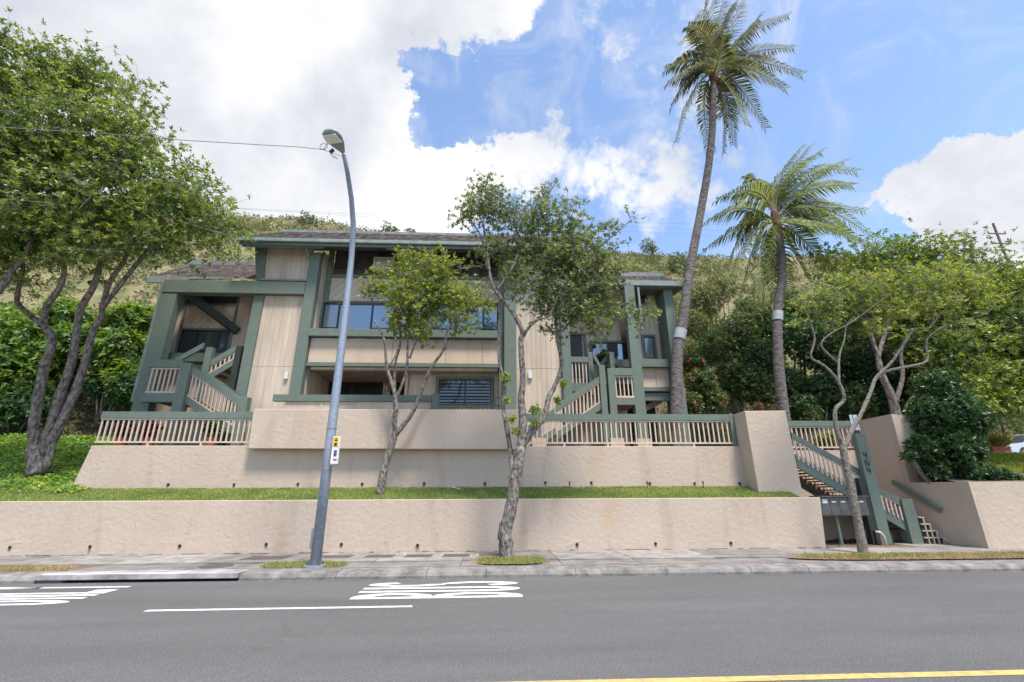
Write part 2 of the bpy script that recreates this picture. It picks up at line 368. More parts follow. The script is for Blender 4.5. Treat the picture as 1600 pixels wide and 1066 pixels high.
# ------------------------------------------------------------------ ground, road, pavement
g = MB().add([(-1500, -1500, -.35), (1500, -1500, -.35), (1500, 1500, -.35), (-1500, 1500, -.35)], [(0, 1, 2, 3)]).build('ground', FAR); tag(g, kind='structure')
road = MB().box(-160, 160, -3.2, 11.22, -.3, 0).build('road', ASPH); tag(road, kind='structure')
# opposite pavement behind the camera
MB().box(-160, 160, -6.5, -3.2, -.3, .14).build('far_sidewalk', CONC)['kind'] = 'structure'
lm = MB().add([(-5.42, 8.44, .004), (-1.22, 8.46, .004), (-1.24, 8.57, .004), (-5.40, 8.56, .004)], [(0, 1, 2, 3)])
tag(lm.build('lane_line', PAINTW), 'white lane dash on the asphalt below the BUS lettering', 'road marking', 'lane dashes')
for k, y in enumerate((5.10, 4.78)):
    tag(MB().add([(-150, y, .004), (150, y, .004), (150, y+.13, .004), (-150, y+.13, .004)], [(0, 1, 2, 3)]).build('centre_line', PAINTY),
        ('yellow centre line on the road, the one nearer the kerb' if k == 0 else 'yellow centre line on the road, the one farther from the kerb'), 'road marking', 'double yellow centre line')
# road lettering, drawn as outlines and extruded flat
def road_word(word, label, X_top, X_bot, Y0, Y1):
    t = thing('road_word', ((X_top+X_bot)/2, Y0, 0), label, 'road marking', 'bus lane lettering')
    n = len(word); gap = .08; w = (Y1-Y0-gap*(n-1))/n
    for i, ch in enumerate(word):
        s_ = .20; sx_ = .055                              # stroke: share of width (in Y) and share of length (in X)
        def box2(u0, u1, v0, v1): return [(u0, v0), (u1, v0), (u1, v1), (u0, v1)]
        polys = []
        def arc(cx, cy, rx, ry, a0, a1, tx, ty, k=14):
            for q in range(k):
                A = math.radians(a0+(a1-a0)*q/k); B = math.radians(a0+(a1-a0)*(q+1)/k)
                polys.append([(cx+rx*math.cos(A), cy+ry*math.sin(A)), (cx+rx*math.cos(B), cy+ry*math.sin(B)),
                              (cx+(rx-tx)*math.cos(B), cy+(ry-ty)*math.sin(B)), (cx+(rx-tx)*math.cos(A), cy+(ry-ty)*math.sin(A))])
        S = .33; T = .12
        if ch == 'B':
            polys.append(box2(0, S, 0, 1)); arc(S, .76, 1-S, .24, -90, 90, S, T); arc(S, .27, 1-S, .27, -90, 90, S, T)
        if ch == 'U':
            polys += [box2(0, S, .22, 1), box2(1-S, 1, .22, 1)]; arc(.5, .22, .5, .22, 180, 360, S, T)
        if ch == 'S':
            arc(.5, .74, .5, .26, 20, 270, S, T); arc(.5, .26, .5, .26, -160, 90, S, T)
        if ch == 'O':
            arc(.5, .78, .5, .22, 0, 180, S, T); arc(.5, .22, .5, .22, 180, 360, S, T); polys += [box2(0, S, .22, .78), box2(1-S, 1, .22, .78)]
        if ch == 'N':
            polys += [box2(0, S, 0, 1), box2(1-S, 1, 0, 1), [(S, 1), (S, .72), (1-S, 0), (1-S, .28)]]
        if ch == 'L':
            polys += [box2(0, S, 0, 1), box2(S, 1, 0, .12)]
        if ch == 'Y':
            polys += [box2(.5-S/2, .5+S/2, 0, .5), [(0, 1), (.5-S/2, .5), (.5+S/2, .5), (S, 1)], [(1-S, 1), (.5-S/2, .5), (.5+S/2, .5), (1, 1)]]
        mb = MB()
        for p in polys:
            mb.add([(X_bot+(X_top-X_bot)*v, Y0+i*(w+gap)+u*w, .004) for u, v in p], [tuple(range(len(p)))])
        mb.build('letter', PAINTW, t)
road_word('BUS', 'white painted word BUS on the asphalt near the tree by the kerb', -2.42, .62, 9.12, 10.75)
road_word('ONLY', 'white painted word ONLY on the asphalt at the left, cut by the frame', -10.6, -7.2, 9.05, 10.85)
# kerb of cast blocks, with the long storm drain mouth at the left
kb = setting('kerb')
def kerb_block(x0, x1):
    prof = [(11.20, -.2), (11.20, .05), (11.24, .115), (11.33, .15), (11.66, .165), (11.66, -.2)]
    mb = MB(); n = len(prof)
    mb.add([(x0, y, z) for y, z in prof]+[(x1, y, z) for y, z in prof], [tuple(range(n))[::-1], tuple(range(n, 2*n))]+[(i, (i+1) % n, (i+1) % n+n, i+n) for i in range(n)])
    return mb.build('kerb_block', KERB, kb)
xs = [-60, -45, -32, -24, -18, -14.2, -11.9, -9.52]
for a, b in zip(xs[:-1], xs[1:]): kerb_block(a+.006, b-.006)
xs = [-5.35, -3.3, -1.35, -.05, 1.95, 4.0, 5.95, 7.3, 9.2, 11.4, 13.6, 15.8, 19, 24, 32, 45, 60]
for a, b in zip(xs[:-1], xs[1:]): kerb_block(a+.006, b-.006)
dr = thing('storm_drain', (-7.4, 11.3, 0), 'long storm drain mouth under a concrete lintel in the kerb at the left', 'storm drain')
MB().box(-9.51, -5.36, 11.16, 11.75, .055, .165).build('lintel', mat('lintel_concrete', (.42, .38, .38), .9, 0, 2.2, .4, 20, col2=(.20, .18, .18)), dr, bevel=.012)
box('edge_strip', WHITE, dr, -9.45, -6.5, 11.19, 11.30, .166, .170)
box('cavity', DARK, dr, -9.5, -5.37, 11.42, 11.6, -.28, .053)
box('drain_side', KERB, dr, -9.52, -9.0, 11.24, 11.7, -.2, .05)
# pavement slabs
sw = setting('sidewalk')
def slab(x0, x1, y0, y1, z, mt=CONC):
    return MB().box(x0+.008, x1-.008, y0+.008, y1-.008, z-.3, z).build('slab', mt, sw)
SLABM = [CONC, mat('concrete_b', (.26, .235, .215), .95, 0, 1.7, .5, 30, col2=(.15, .135, .125), spec=.2, detail=10), mat('concrete_c', (.34, .31, .28), .95, 0, 2.6, .5, 30, col2=(.20, .18, .165), spec=.2, detail=10)]
x = -60.0; k = 0
while x < 60:
    w = 1.9+.5*((k*7) % 3)/2 if -22 < x < 22 else 5
    slab(x, x+w, 12.55, 14.39, .195, SLABM[(k*5) % 3])
    if not (-14.5 < x+w/2 < -9.6):
        slab(x, x+w, 11.67, 12.55, .170, SLABM[(k*3+1) % 3])
    x += w; k += 1
MB().box(-14.6, -9.3, 11.67, 12.54, -.2, .165).build('slab', DIRT, sw)
SOILP = DIRT
def soil_patch(x0, x1, y0, y1, z=.176):
    mb = MB(); n = 22; vs = []
    for i in range(n):
        a = 2*math.pi*i/n; ex = .55
        cx = math.copysign(abs(math.cos(a))**ex, math.cos(a)); cy = math.copysign(abs(math.sin(a))**ex, math.sin(a))
        vs.append(((x0+x1)/2+cx*(x1-x0)/2*random.uniform(.94, 1.03), (y0+y1)/2+cy*(y1-y0)/2*random.uniform(.9, 1.04), z))
    mb.add(vs, [tuple(range(n))]); o = mb.build('soil', DIRT); o['kind'] = 'structure'
def blades(name, mt, n, region, h, w=.012, lean=.6, label=None, cat=None, zf=None, loc=None):
    """short grass blades: one narrow bent blade each"""
    X, Y, Z = region(n); n = len(X)
    a = rng.uniform(0, 2*np.pi, n); hh = h*rng.uniform(.5, 1.3, n); ln = rng.uniform(.1, lean, n)*hh
    ca, sa = np.cos(a), np.sin(a); b = rng.uniform(0, 2*np.pi, n); wx = np.cos(b)*w/2; wy = np.sin(b)*w/2
    V = np.zeros((n, 4, 3)); V[:, 0] = np.stack([X-wx, Y-wy, Z], 1); V[:, 1] = np.stack([X+wx, Y+wy, Z], 1)
    V[:, 2] = np.stack([X+ca*ln+wx*.4, Y+sa*ln+wy*.4, Z+hh], 1); V[:, 3] = np.stack([X+ca*ln-wx*.4, Y+sa*ln-wy*.4, Z+hh], 1)
    me = npmesh(name, V, np.arange(n*4).reshape(-1, 4), mt); o = inst(name, me, (0, 0, 0)); o['kind'] = 'stuff'
    if label: tag(o, label, cat)
    return o
def rect_region(x0, x1, y0, y1, z):
    def f(n):
        X = rng.uniform(x0, x1, n); Y = rng.uniform(y0, y1, n)
        ex = np.abs((X-(x0+x1)/2)/((x1-x0)/2))**4+np.abs((Y-(y0+y1)/2)/((y1-y0)/2))**4
        pn = np.sin(X*7.3+1)*np.sin(Y*9.1+X*2)+np.sin(X*2.3)*.7
        k = (ex < rng.uniform(.7, 1.1, n)) & (pn > rng.uniform(-2.2, .4, n)); return X[k], Y[k], np.full(k.sum(), z)
    return f
soil_patch(-5.25, -3.35, 11.72, 12.5); blades('verge_grass', STRAW, 2200, rect_region(-5.3, -3.3, 11.7, 12.6, .176), .04, label='dry blades mixed in the grass round the lamp post', cat='grass'); blades('verge_grass', GRASS, 3000, rect_region(-5.3, -3.3, 11.7, 12.55, .176), .05, label='patch of green grass round the foot of the street lamp', cat='grass')
soil_patch(-.25, 1.35, 11.72, 12.95, .201); blades('verge_grass', STRAW, 2600, rect_region(-.45, 1.5, 11.66, 13.0, .2), .04, label='dry blades mixed in the grass round the kerbside tree', cat='grass'); blades('verge_grass', GRASS, 3400, rect_region(-.3, 1.4, 11.68, 13.0, .2), .05, label='patch of grass round the tree between bus lettering and wall', cat='grass')
soil_patch(7.6, 21, 11.72, 12.9, .201); blades('verge_grass', STRAW, 22000, rect_region(7.9, 20, 11.68, 12.9, .2), .045, label='strip of dry straw coloured grass along the kerb at the right', cat='grass')
blades('verge_grass', GRASS, 2200, rect_region(7.6, 11.5, 12.1, 13.0, .2), .05, label='greener grass round the thin tree in front of the mailboxes', cat='grass')
blades('verge_grass', STRAW, 12000, rect_region(-15.5, -9.5, 11.7, 12.55, .166), .045, label='strip of dry yellow grass on the verge at the far left', cat='grass')
# utility covers in the pavement
for i, (xa, xb, ya, yb, lab) in enumerate([(-6.3, -5.2, 13.0, 13.75, 'rusty rectangular cover in the pavement just left of the street lamp'),
      (-4.45, -3.6, 13.2, 13.75, 'first small cover right of the street lamp'), (-3.25, -2.5, 13.2, 13.75, 'second small cover right of the street lamp'),
      (-2.2, -1.5, 13.2, 13.75, 'third small cover right of the street lamp'), (-1.2, -.5, 13.2, 13.75, 'fourth small cover, left of the middle tree'),
      (-.25, .35, 13.3, 13.75, 'cover nearest the kerbside tree trunk')]):
    t = thing('utility_cover', ((xa+xb)/2, (ya+yb)/2, .2), lab, 'utility cover', 'utility covers set in the pavement')
    box('frame', SLABM[2], t, xa-.07, xb+.07, ya-.07, yb+.07, .15, .200)
    box('lid', RUST, t, xa, xb, ya, yb, .16, .207)
t = thing('manhole_cover', (-6.35, 12.25, .17), 'round rusty manhole cover in the pavement behind the storm drain', 'manhole cover')
MB().tube([(-6.35, 12.15, .15), (-6.35, 12.15, .178)], .36, 28).build('lid', RUST, t)
# leaf and scrap litter on the pavement
for (x_, y_) in [(-1.6, 12.3), (5.2, 11.9), (-8.6, 12.2), (7.9, 12.2), (3.9, 10.2), (1.1, 13.1)]:
    pass

# ------------------------------------------------------------------ retaining walls
def stain():
    mt = bpy.data.materials.new('stain'); mt.use_nodes = True; nt = mt.node_tree; nd = nt.nodes; L = nt.links
    b = nd['Principled BSDF']; b.inputs['Base Color'].default_value = (.14, .10, .07, 1); b.inputs['Roughness'].default_value = 1; b.inputs['Specular IOR Level'].default_value = 0
    tcn = nd.new('ShaderNodeTexCoord'); sp = nd.new('ShaderNodeSeparateXYZ'); L.new(tcn.outputs['Generated'], sp.inputs[0])
    def mth(op, a, c):
        n = nd.new('ShaderNodeMath'); n.operation = op; n.use_clamp = True
        for i, v in enumerate((a, c)):
            if isinstance(v, (int, float)): n.inputs[i].default_value = v
            else: L.new(v, n.inputs[i])
        return n.outputs[0]
    x4 = mth('MULTIPLY', mth('MULTIPLY', sp.outputs[0], mth('SUBTRACT', 1.0, sp.outputs[0])), 4.0)
    nz = nd.new('ShaderNodeTexNoise'); nz.inputs['Scale'].default_value = 14; nz.inputs['Detail'].default_value = 6; L.new(tcn.outputs['Object'], nz.inputs['Vector'])
    f = mth('MULTIPLY', mth('MULTIPLY', mth('POWER', x4, 1.5), mth('POWER', sp.outputs[2], .8)), mth('MULTIPLY', nz.outputs['Fac'], 1.1))
    L.new(f, b.inputs['Alpha']); return mt
STAIN = stain()
def weeps(parent, pts, y):
    for (x_, z_) in pts:
        w_ = random.uniform(.05, .09); h_ = random.uniform(.10, .26)
        st = MB().add([(x_-w_*.8, y-.003, z_-h_), (x_+w_*.8, y-.003, z_-h_), (x_+w_, y-.003, z_-.01), (x_-w_, y-.003, z_-.01)], [(0, 1, 2, 3)]).build('water_stain', STAIN, parent)
        o = MB().tube([(x_, y-.012, z_), (x_, y+.02, z_)], .034, 12).build('weep_hole', DARK, parent)
        MB().tube([(x_, y-.02, z_), (x_, y-.002, z_)], [.041, .041], 12, cap=False).build('pipe_end', mat('old_pipe', (.16, .12, .10), .8, .3), o)
lw = thing('retaining_wall', (0, 14.4, 0), 'long low beige stucco retaining wall rising straight from the pavement', 'wall')
MB().prism([(-60, -.3), (9.98, -.3), (10.17, 1.62), (-60, 1.60)], 14.4, 14.62).build('wall_body', STUCCO, lw, bevel=.02)
weeps(lw, [(-13.16, .42), (-11.04, .42), (-8.63, .42), (-6.27, .44), (-4.18, .42), (-2.03, .38), (2.57, .36), (4.89, .36), (7.15, .36)], 14.4)
MB().prism([(9.75, .05), (9.98, .05), (10.15, 1.6), (9.75, 1.6)], 14.621, 15.6).build('wall_return', STUCCO, lw)
uw = thing('terrace_wall', (0, 15.9, 1.6), 'beige stucco upper retaining wall between the grass strip and the terrace railings', 'wall')
MB().prism([(-13.35, 1.5), (8.9, 1.5), (8.9, 3.30), (-13.0, 3.32)], 15.9, 16.15).build('wall_body', STUCCO, uw, bevel=.02)
MB().hexa([(-13.35, 16.151, 1.5), (-13.1, 16.151, 1.5), (-13.1, 22, 1.5), (-13.35, 22, 1.5)], [(-13.0, 16.151, 3.32), (-12.75, 16.151, 3.32), (-12.75, 22, 3.32), (-13.0, 22, 3.32)]).build('wall_return', STUCCO, uw)
weeps(uw, [(-10.29, 2.1), (-8.23, 2.09), (-6.21, 2.1), (-4.15, 2.1), (-2.14, 2.11), (-.14, 2.11), (1.87, 2.12), (3.42, 2.12), (5.4, 2.09), (6.94, 2.08), (8.5, 2.08)], 15.9)
MB().prism([(-7.84, 3.19), (1.06, 3.17), (1.02, 4.50), (-7.88, 4.49)], 15.58, 15.88).build('parapet', STUCCO, uw, bevel=.02)
box('parapet_floor', STUCCO, uw, -7.80, 1.0, 15.885, 16.6, 3.325, 3.4)
pl = thing('gate_pillar', (9.4, 15.2, 1.6), 'thick beige stucco pillar with plants on top beside the stair', 'pillar')
MB().hexa([(8.72, 15.2, .1), (10.2, 15.2, .1), (10.2, 15.88, .1), (8.72, 15.88, .1)], [(8.70, 15.2, 4.42), (10.14, 15.2, 4.44), (10.14, 16.2, 4.44), (8.70, 16.2, 4.42)]).build('pillar_body', STUCCO, pl, bevel=.02)
MB().box(10.0, 10.18, 15.89, 17.61, .1, 3.3).build('pillar_return', STUCCO, pl)
# right side: tall wall stepping down to the low wall on the street
sl = thing('stair_side_wall', (14.5, 15, 0), 'tall beige stucco wall beside the stair, stepping down to the street corner', 'wall')
MB().add([(14.5, 15.86, -.2), (14.5, 17.3, -.2), (14.5, 21, -.2), (14.5, 21, 4.4), (14.5, 17.3, 4.45), (14.5, 15.86, 4.45),
          (16.6, 15.86, -.2), (16.6, 21, -.2), (16.6, 21, 4.4), (16.6, 15.86, 4.2)],
         [(0, 5, 4, 3, 2, 1), (0, 6, 9, 5), (6, 7, 8, 9), (5, 9, 8, 3, 4), (1, 2, 7, 6, 0)]).build('tall_wall', STUCCO, sl)
MB().add([(14.5, 13.83, -.2), (14.5, 15.858, -.2), (14.5, 15.858, 2.08), (14.5, 13.83, 2.05), (14.8, 14.13, -.2), (14.8, 15.858, -.2), (14.8, 15.858, 2.08), (14.8, 14.13, 2.05),
          (60, 13.83, -.2), (60, 13.83, 2.1), (60, 14.13, -.2), (60, 14.13, 2.1)],
         [(0, 3, 2, 1), (3, 7, 6, 2), (0, 8, 9, 3), (3, 9, 11, 7), (4, 7, 11, 10), (5, 6, 7, 4)]).build('low_wall', STUCCO, sl)
hr = thing('wall_handrail', (14.4, 15.6, 1.3), 'short sloping green handrail fixed to the stucco side wall', 'handrail')
MB().bar((14.40, 16.45, 2.12), (14.40, 14.90, 1.20), .07, .15).build('rail', GREEN, hr)
for y_, z_ in ((16.2, 1.93), (15.15, 1.31)): box('bracket', GREEN, hr, 14.43, 14.5, y_-.03, y_+.03, z_-.03, z_+.05)

def soil_line(name, x0, x1, y, z, label, dens_):
    mb = MB(); x_ = x0
    while x_ < x1:
        if random.random() < dens_:
            L_ = random.uniform(.1, .7); h = random.uniform(.008, .03)
            pts = [(x_+L_*k/5, y-random.uniform(.0, .02), z+random.uniform(0, .004)) for k in range(6)]
            mb.tube(pts, [h*random.uniform(.3, 1) for _ in range(6)], 5)
            x_ += L_
        x_ += random.uniform(.05, .6)
    tag(mb.build(name, DIRT), label, 'soil', kind='stuff')
soil_line('wall_foot_soil', -20, 10, 14.39, .2, 'dark soil gathered where the low wall meets the pavement', .6)
soil_line('wall_foot_soil', -13, 8.6, 15.88, 1.97, 'dark soil and roots where the upper wall meets the grass', .6)
def litter(name, n, region, size, mt, label):
    X, Y, Z = region(n); n = len(X); base = np.stack([X, Y, Z], 1); d = rng.normal(size=(n, 3)); d[:, 2] = rng.uniform(0, .25, n)
    u_ = d/np.linalg.norm(d, axis=1, keepdims=True); s_ = np.cross(u_, [0, 0, 1.]); L_ = size*rng.uniform(.4, 1.3, n)[:, None]
    V = np.zeros((n, 4, 3)); V[:, 0] = base; V[:, 1] = base+u_*L_*.5+s_*L_*.25; V[:, 2] = base+u_*L_; V[:, 3] = base+u_*L_*.5-s_*L_*.25; V[..., 2] += .004
    o = inst(name, npmesh(name, V, np.arange(n*4).reshape(-1, 4), mt), (0, 0, 0)); tag(o, label, 'leaf litter', kind='stuff')
DRYL = mat('dry_leaf', (.26, .17, .08), .8, 0, 5, 0, col2=(.12, .08, .045), island=.5)
def gut(x0, x1, y0, y1, z):
    def f(n):
        X = rng.uniform(x0, x1, n); Y = y0+(y1-y0)*rng.beta(3, 1, n); k = (np.sin(X*1.3)+np.sin(X*.37+2)+rng.normal(0, .7, n)) > -.1; return X[k], Y[k], np.full(k.sum(), z)
    return f
litter('gutter_litter', 900, gut(-16, 18, 10.75, 11.19, .0), .05, DRYL, 'dry leaves and grit gathered in the gutter along the kerb')
litter('pavement_litter', 500, gut(-15, 14, 12.6, 14.36, .195), .05, DRYL, 'dry leaves scattered over the pavement along the low wall')
litter('grass_litter', 260, gut(-12, 9.5, 14.8, 15.8, 1.86), .07, DRYL, 'brown fallen leaves on the grass strip between the walls')
# ------------------------------------------------------------------ terrain behind the walls
def smooth(t): t = np.clip(t, 0, 1); return t*t*(3-2*t)
def lawn_h(x, y):
    base = 1.60+.37*np.clip((y-14.6)/1.3, 0, 1)
    k = smooth((-12.6-x)/1.6)
    up = 1.60+np.clip(y-14.6, 0, 99)*.36
    return base*(1-k)+(np.where(y > 14.6, up, 1.6))*k
def terrain(name, xs, ys, hf, mt, keep=None):
    X, Y = np.meshgrid(xs, ys); Z = hf(X, Y); nx, ny = len(xs), len(ys)
    V = np.stack([X, Y, Z], -1).reshape(-1, 3); idx = np.arange(nx*ny).reshape(ny, nx)
    Fq = np.stack([idx[:-1, :-1], idx[:-1, 1:], idx[1:, 1:], idx[1:, :-1]], -1).reshape(-1, 4)
    if keep is not None:
        c = V[Fq].mean(1); Fq = Fq[keep(c[:, 0], c[:, 1])]
    o = inst(name, npmesh(name, V, Fq, mt, True), (0, 0, 0)); o['kind'] = 'structure'; return o
terrain('lawn', np.concatenate([np.linspace(-60, -20, 20)[:-1], np.linspace(-20, 9.75, 90)]), np.concatenate([np.linspace(14.62, 16.0, 6), np.linspace(16.3, 22.5, 20)]),
        lawn_h, LAWN, keep=lambda x, y: (x < -13.0) | (y < 15.9))
def crest(x): return np.interp(x, [-200, -90, -60, -38, -25, -11, 5, 22, 32, 52, 83, 120, 220], [40, 43, 43, 41.2, 40.2, 37.6, 37.0, 35.8, 36.3, 35.9, 35.4, 35, 36])
def fbm(x, y, s, seed):
    r = np.random.default_rng(seed); o = 0
    for k in range(4):
        a = r.uniform(0, 6.28, 4); f = s*2**k
        o = o+(np.sin(x*f+a[0]+1.7*np.sin(y*f*.7+a[1]))*np.cos(y*f*1.1+a[2]+1.3*np.sin(x*f*.6+a[3])))/2**k
    return o
def hill_h(x, y):
    y0 = np.interp(x, [20, 25], [22.4, 37]); t = (y-y0)/(60-y0); b = np.interp(x, [-60, -14, 13, 30], [4.5, 3.4, 3.4, 3.6])
    prof = np.where(t < 0, 0, np.where(t < 1, (np.clip(t, 0, 1)**.93), 1+.12*(t-1)))
    z = b+(crest(x)-b)*prof
    return z+fbm(x, y, .12, 3)*.7*np.clip(t*4, 0, 1)*np.clip(2.5-t*1.5, .3, 1)
terrain('hill', np.linspace(-220, 240, 240), np.concatenate([np.linspace(22.4, 62, 60), np.linspace(66, 220, 14)]), hill_h, HILLG)
box('terrace', CONC, None, -12.7, 10.18, 16.152, 22.6, 2.9, 3.325)['kind'] = 'structure'
box('terrace', CONC, None, 10.185, 14.49, 17.91, 22.6, 2.9, 3.325)['kind'] = 'structure'
MB().add([(14.81, 14.14, 2.0), (60, 14.14, 2.05), (60, 22.6, 3.7), (14.81, 22.6, 3.6)], [(0, 1, 2, 3)]).build('upper_garden', mat('garden_soil', (.10, .085, .05), 1, .3, 2, .5, 10)).__setitem__('kind', 'structure')
tr = thing('parking_terrace', (28, 24, 3), 'raised parking terrace edge behind the lime lawn at the far right', 'terrace')
box('slab', CONC, tr, 22.5, 60, 22.61, 37.5, 2.5, 3.70)
# bank of soil left behind the lawn
# ------------------------------------------------------------------ timber helpers
BAL = MB().box(-.022, .022, -.022, .022, 0, 1).mesh('baluster', BEIGE)
def balusters(parent, x0, x1, y, zb, zt, step=.17, dx=0, me=BAL, name='baluster'):
    """upright balusters between two (possibly sloping) rails: zb, zt are functions of x or numbers"""
    n = max(1, round(abs(x1-x0)/step))
    for i in range(n+1):
        x_ = x0+(x1-x0)*i/n
        a = zb(x_) if callable(zb) else zb; b = zt(x_) if callable(zt) else zt
        inst(name, me, (x_, y, a), parent, scale=(1, 1, max(.02, b-a)))
def railing(x0, x1, y, z, label, posts=(), h=1.12, step=.175):
    t = thing('terrace_railing', ((x0+x1)/2, y, z), label, 'railing', 'green and beige timber railings')
    box('top_rail', GREEN, t, x0, x1, y-.06, y+.06, z+h-.22, z+h)
    box('under_rail', BEIGE, t, x0, x1, y-.03, y+.03, z+h-.275, z+h-.225)
    box('bottom_rail', BEIGE, t, x0, x1, y-.03, y+.03, z+.09, z+.14)
    balusters(t, x0+.06, x1-.06, y, z+.142, z+h-.277, step)
    n = int((x1-x0)/1.35)
    for i in range(1, n): box('rail_foot', BEIGE, t, x0+(x1-x0)*i/n-.03, x0+(x1-x0)*i/n+.03, y-.025, y+.025, z, z+.088)
    for px_ in posts: box('post', GREEN, t, px_-.06, px_+.06, y-.07, y+.07, z, z+h+.03)
    return t
railing(-13.02, -7.9, 16.02, 3.33, 'terrace railing left of the stucco parapet')
railing(1.06, 8.66, 16.02, 3.31, 'terrace railing right of the parapet, ending at the stucco pillar', posts=(8.6,))
railing(10.2, 14.48, 17.8, 3.34, 'railing at the back of the stair opening behind the pillar', h=1.15, step=.19)
box('back_wall', STUCCO, pl, 10.19, 14.49, 17.62, 17.9, -.2, 3.33)

# ------------------------------------------------------------------ siding
def clip_poly(poly, x0, x1, z0, z1):
    def cl(p, f, inter):
        o = []
        for i in range(len(p)):
            a, b = p[i-1], p[i]
            if f(b):
                if not f(a): o.append(inter(a, b))
                o.append(b)
            elif f(a): o.append(inter(a, b))
        return o
    def ix(v): return lambda a, b: (v, a[1]+(b[1]-a[1])*(v-a[0])/(b[0]-a[0]))
    def iz(v): return lambda a, b: (a[0]+(b[0]-a[0])*(v-a[1])/(b[1]-a[1]), v)
    for f, i in ((lambda p: p[0] >= x0, ix(x0)), (lambda p: p[0] <= x1, ix(x1)), (lambda p: p[1] >= z0, iz(z0)), (lambda p: p[1] <= z1, iz(z1))):
        poly = cl(poly, f, i)
        if len(poly) < 3: return []
    return poly
def siding(parent, x0, x1, z0, z1, y, holes=(), pitch=.2, back=.12, seams=()):
    """upright grooved boards in front of a dark backing; holes are (x0,x1,z0,z1)"""
    mb = MB(); bk = MB(); n = max(1, round((x1-x0)/pitch)); w = (x1-x0)/n
    zc = sorted([z0, z1]+[s for s in seams])
    for i in range(n):
        a = x0+i*w; b = a+w-.008
        for za, zb in zip(zc[:-1], zc[1:]):
            segs = [(za, zb-(.012 if zb != z1 else 0))]
            for h in holes:
                if h[0] < (a+b)/2 < h[1]:
                    ns = []
                    for s0, s1 in segs:
                        if h[3] <= s0 or h[2] >= s1: ns.append((s0, s1)); continue
                        if h[2] > s0: ns.append((s0, h[2]))
                        if h[3] < s1: ns.append((h[3], s1))
                    segs = ns
            for s0, s1 in segs:
                if s1-s0 > .01: mb.box(a, b, y, y+.02, s0, s1); bk.box(a-.0, b+.008, y+.0205, y+back, s0, s1)
    o = mb.build('siding_boards', SIDING, parent); o['kind'] = 'stuff'
    bk.build('wall', BACKING, parent)
def siding_side(parent, x, y0, y1, z0, z1, sgn, pitch=.2):
    """grooved boards on a wall that runs back from the street; sgn is the side they face"""
    mb = MB(); n = max(1, round((y1-y0)/pitch)); w = (y1-y0)/n
    for i in range(n):
        a = y0+i*w
        mb.box(min(x, x+sgn*.02), max(x, x+sgn*.02), a, a+w-.014, z0, z1)
    o = mb.build('siding_boards', SIDING, parent); o['kind'] = 'stuff'
    box('wall', BACKING, parent, min(x-.0005*sgn, x-sgn*.1), max(x-.0005*sgn, x-sgn*.1), y0, y1, z0, z1)
def chevron(parent, x0, x1, z0, z1, y, centres):
    """diagonal boards rising to a peak over each window pair"""
    mb = MB(); edges = [x0]+[(a+b)/2 for a, b in zip(centres[:-1], centres[1:])]+[x1]; p = .40; g_ = .016
    for ci, c in enumerate(centres):
        for sgn, a, b in ((1, edges[ci], c), (-1, c, edges[ci+1])):
            k = -40
            while k < 40:
                # line z = sgn*1.15*(x-c) + k*p
                s = 1.15*sgn; q0 = k*p+z0; q1 = q0+p-g_*1.5
                poly = [(a-1, s*(a-1-c)+q0), (b+1, s*(b+1-c)+q0), (b+1, s*(b+1-c)+q1), (a-1, s*(a-1-c)+q1)]
                cp = clip_poly(poly, a+(.004 if sgn < 0 else 0), b-(.004 if sgn > 0 else 0), z0, z1)
                if cp: mb.prism(cp, y, y+.02)
                k += 1
    o = mb.build('chevron_boards', SIDING, parent); o['kind'] = 'stuff'
    box('wall', BACKING, parent, x0, x1, y+.0205, y+.12, z0, z1)
def window(parent, x0, x1, z0, z1, y, splits, trim=GREEN, tw=.10, glasses=None, midbar=(), trims='LRTB', label=None):
    """framed window: splits are the x of mullions; midbar names panes with a cross bar; each pane is its own sub-part"""
    fr = MB(); f = .045
    fr.box(x0, x1, y, y+.07, z1-f, z1); fr.box(x0, x1, y, y+.07, z0, z0+f)
    fr.box(x0, x0+f, y, y+.07, z0+f, z1-f); fr.box(x1-f, x1, y, y+.07, z0+f, z1-f)
    xs_ = [x0]+list(splits)+[x1]
    for s in splits: fr.box(s-.035, s+.035, y-.004, y+.07, z0+f, z1-f)
    for k in midbar:
        a, b = xs_[k]+.036, xs_[k+1]-.036; zm = z0+(z1-z0)*.32
        if k == 0: a += .01
        fr.box(a, b, y+.01, y+.07, zm-.02, zm+.02)
    o = fr.build('window', DFRAME, parent)
    if label: o['label'] = label
    gl = glasses or [GLASSB]*(len(xs_)-1)
    for k in range(len(xs_)-1):
        MB().box(xs_[k]+.04, xs_[k+1]-.04, y+.03, y+.04, z0+f, z1-f).build('pane', gl[k], o)
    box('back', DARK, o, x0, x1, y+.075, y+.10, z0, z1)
    tm = MB()
    if 'T' in trims: tm.box(x0-tw, x1+tw, y-.03, y+.03, z1+.001, z1+tw)
    if 'B' in trims: tm.box(x0-tw, x1+tw, y-.04, y+.03, z0-tw, z0-.001)
    if 'L' in trims: tm.box(x0-tw, x0-.001, y-.028, y+.03, z0, z1)
    if 'R' in trims: tm.box(x1+.001, x1+tw, y-.028, y+.03, z0, z1)
    if tm.v: tm.build('window_trim', trim, o)
    return o

# ------------------------------------------------------------------ the building
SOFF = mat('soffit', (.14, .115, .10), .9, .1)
bd = thing('apartment_building', (-3, 18, 3.33), 'three storey beige sided apartment building with green timber frames and shingle roofs', 'building')
FL = 3.33
# body masses set back behind the boards
box('rear_wall', SOFF, bd, -13.5, 7.4, 21.5, 22.3, FL, 10.4)  # dark colour on the rear walls paints the shade of the interior
box('rear_wall', SOFF, bd, -9.6, 3.9, 21.2, 22.2, 10.4, 13.0)
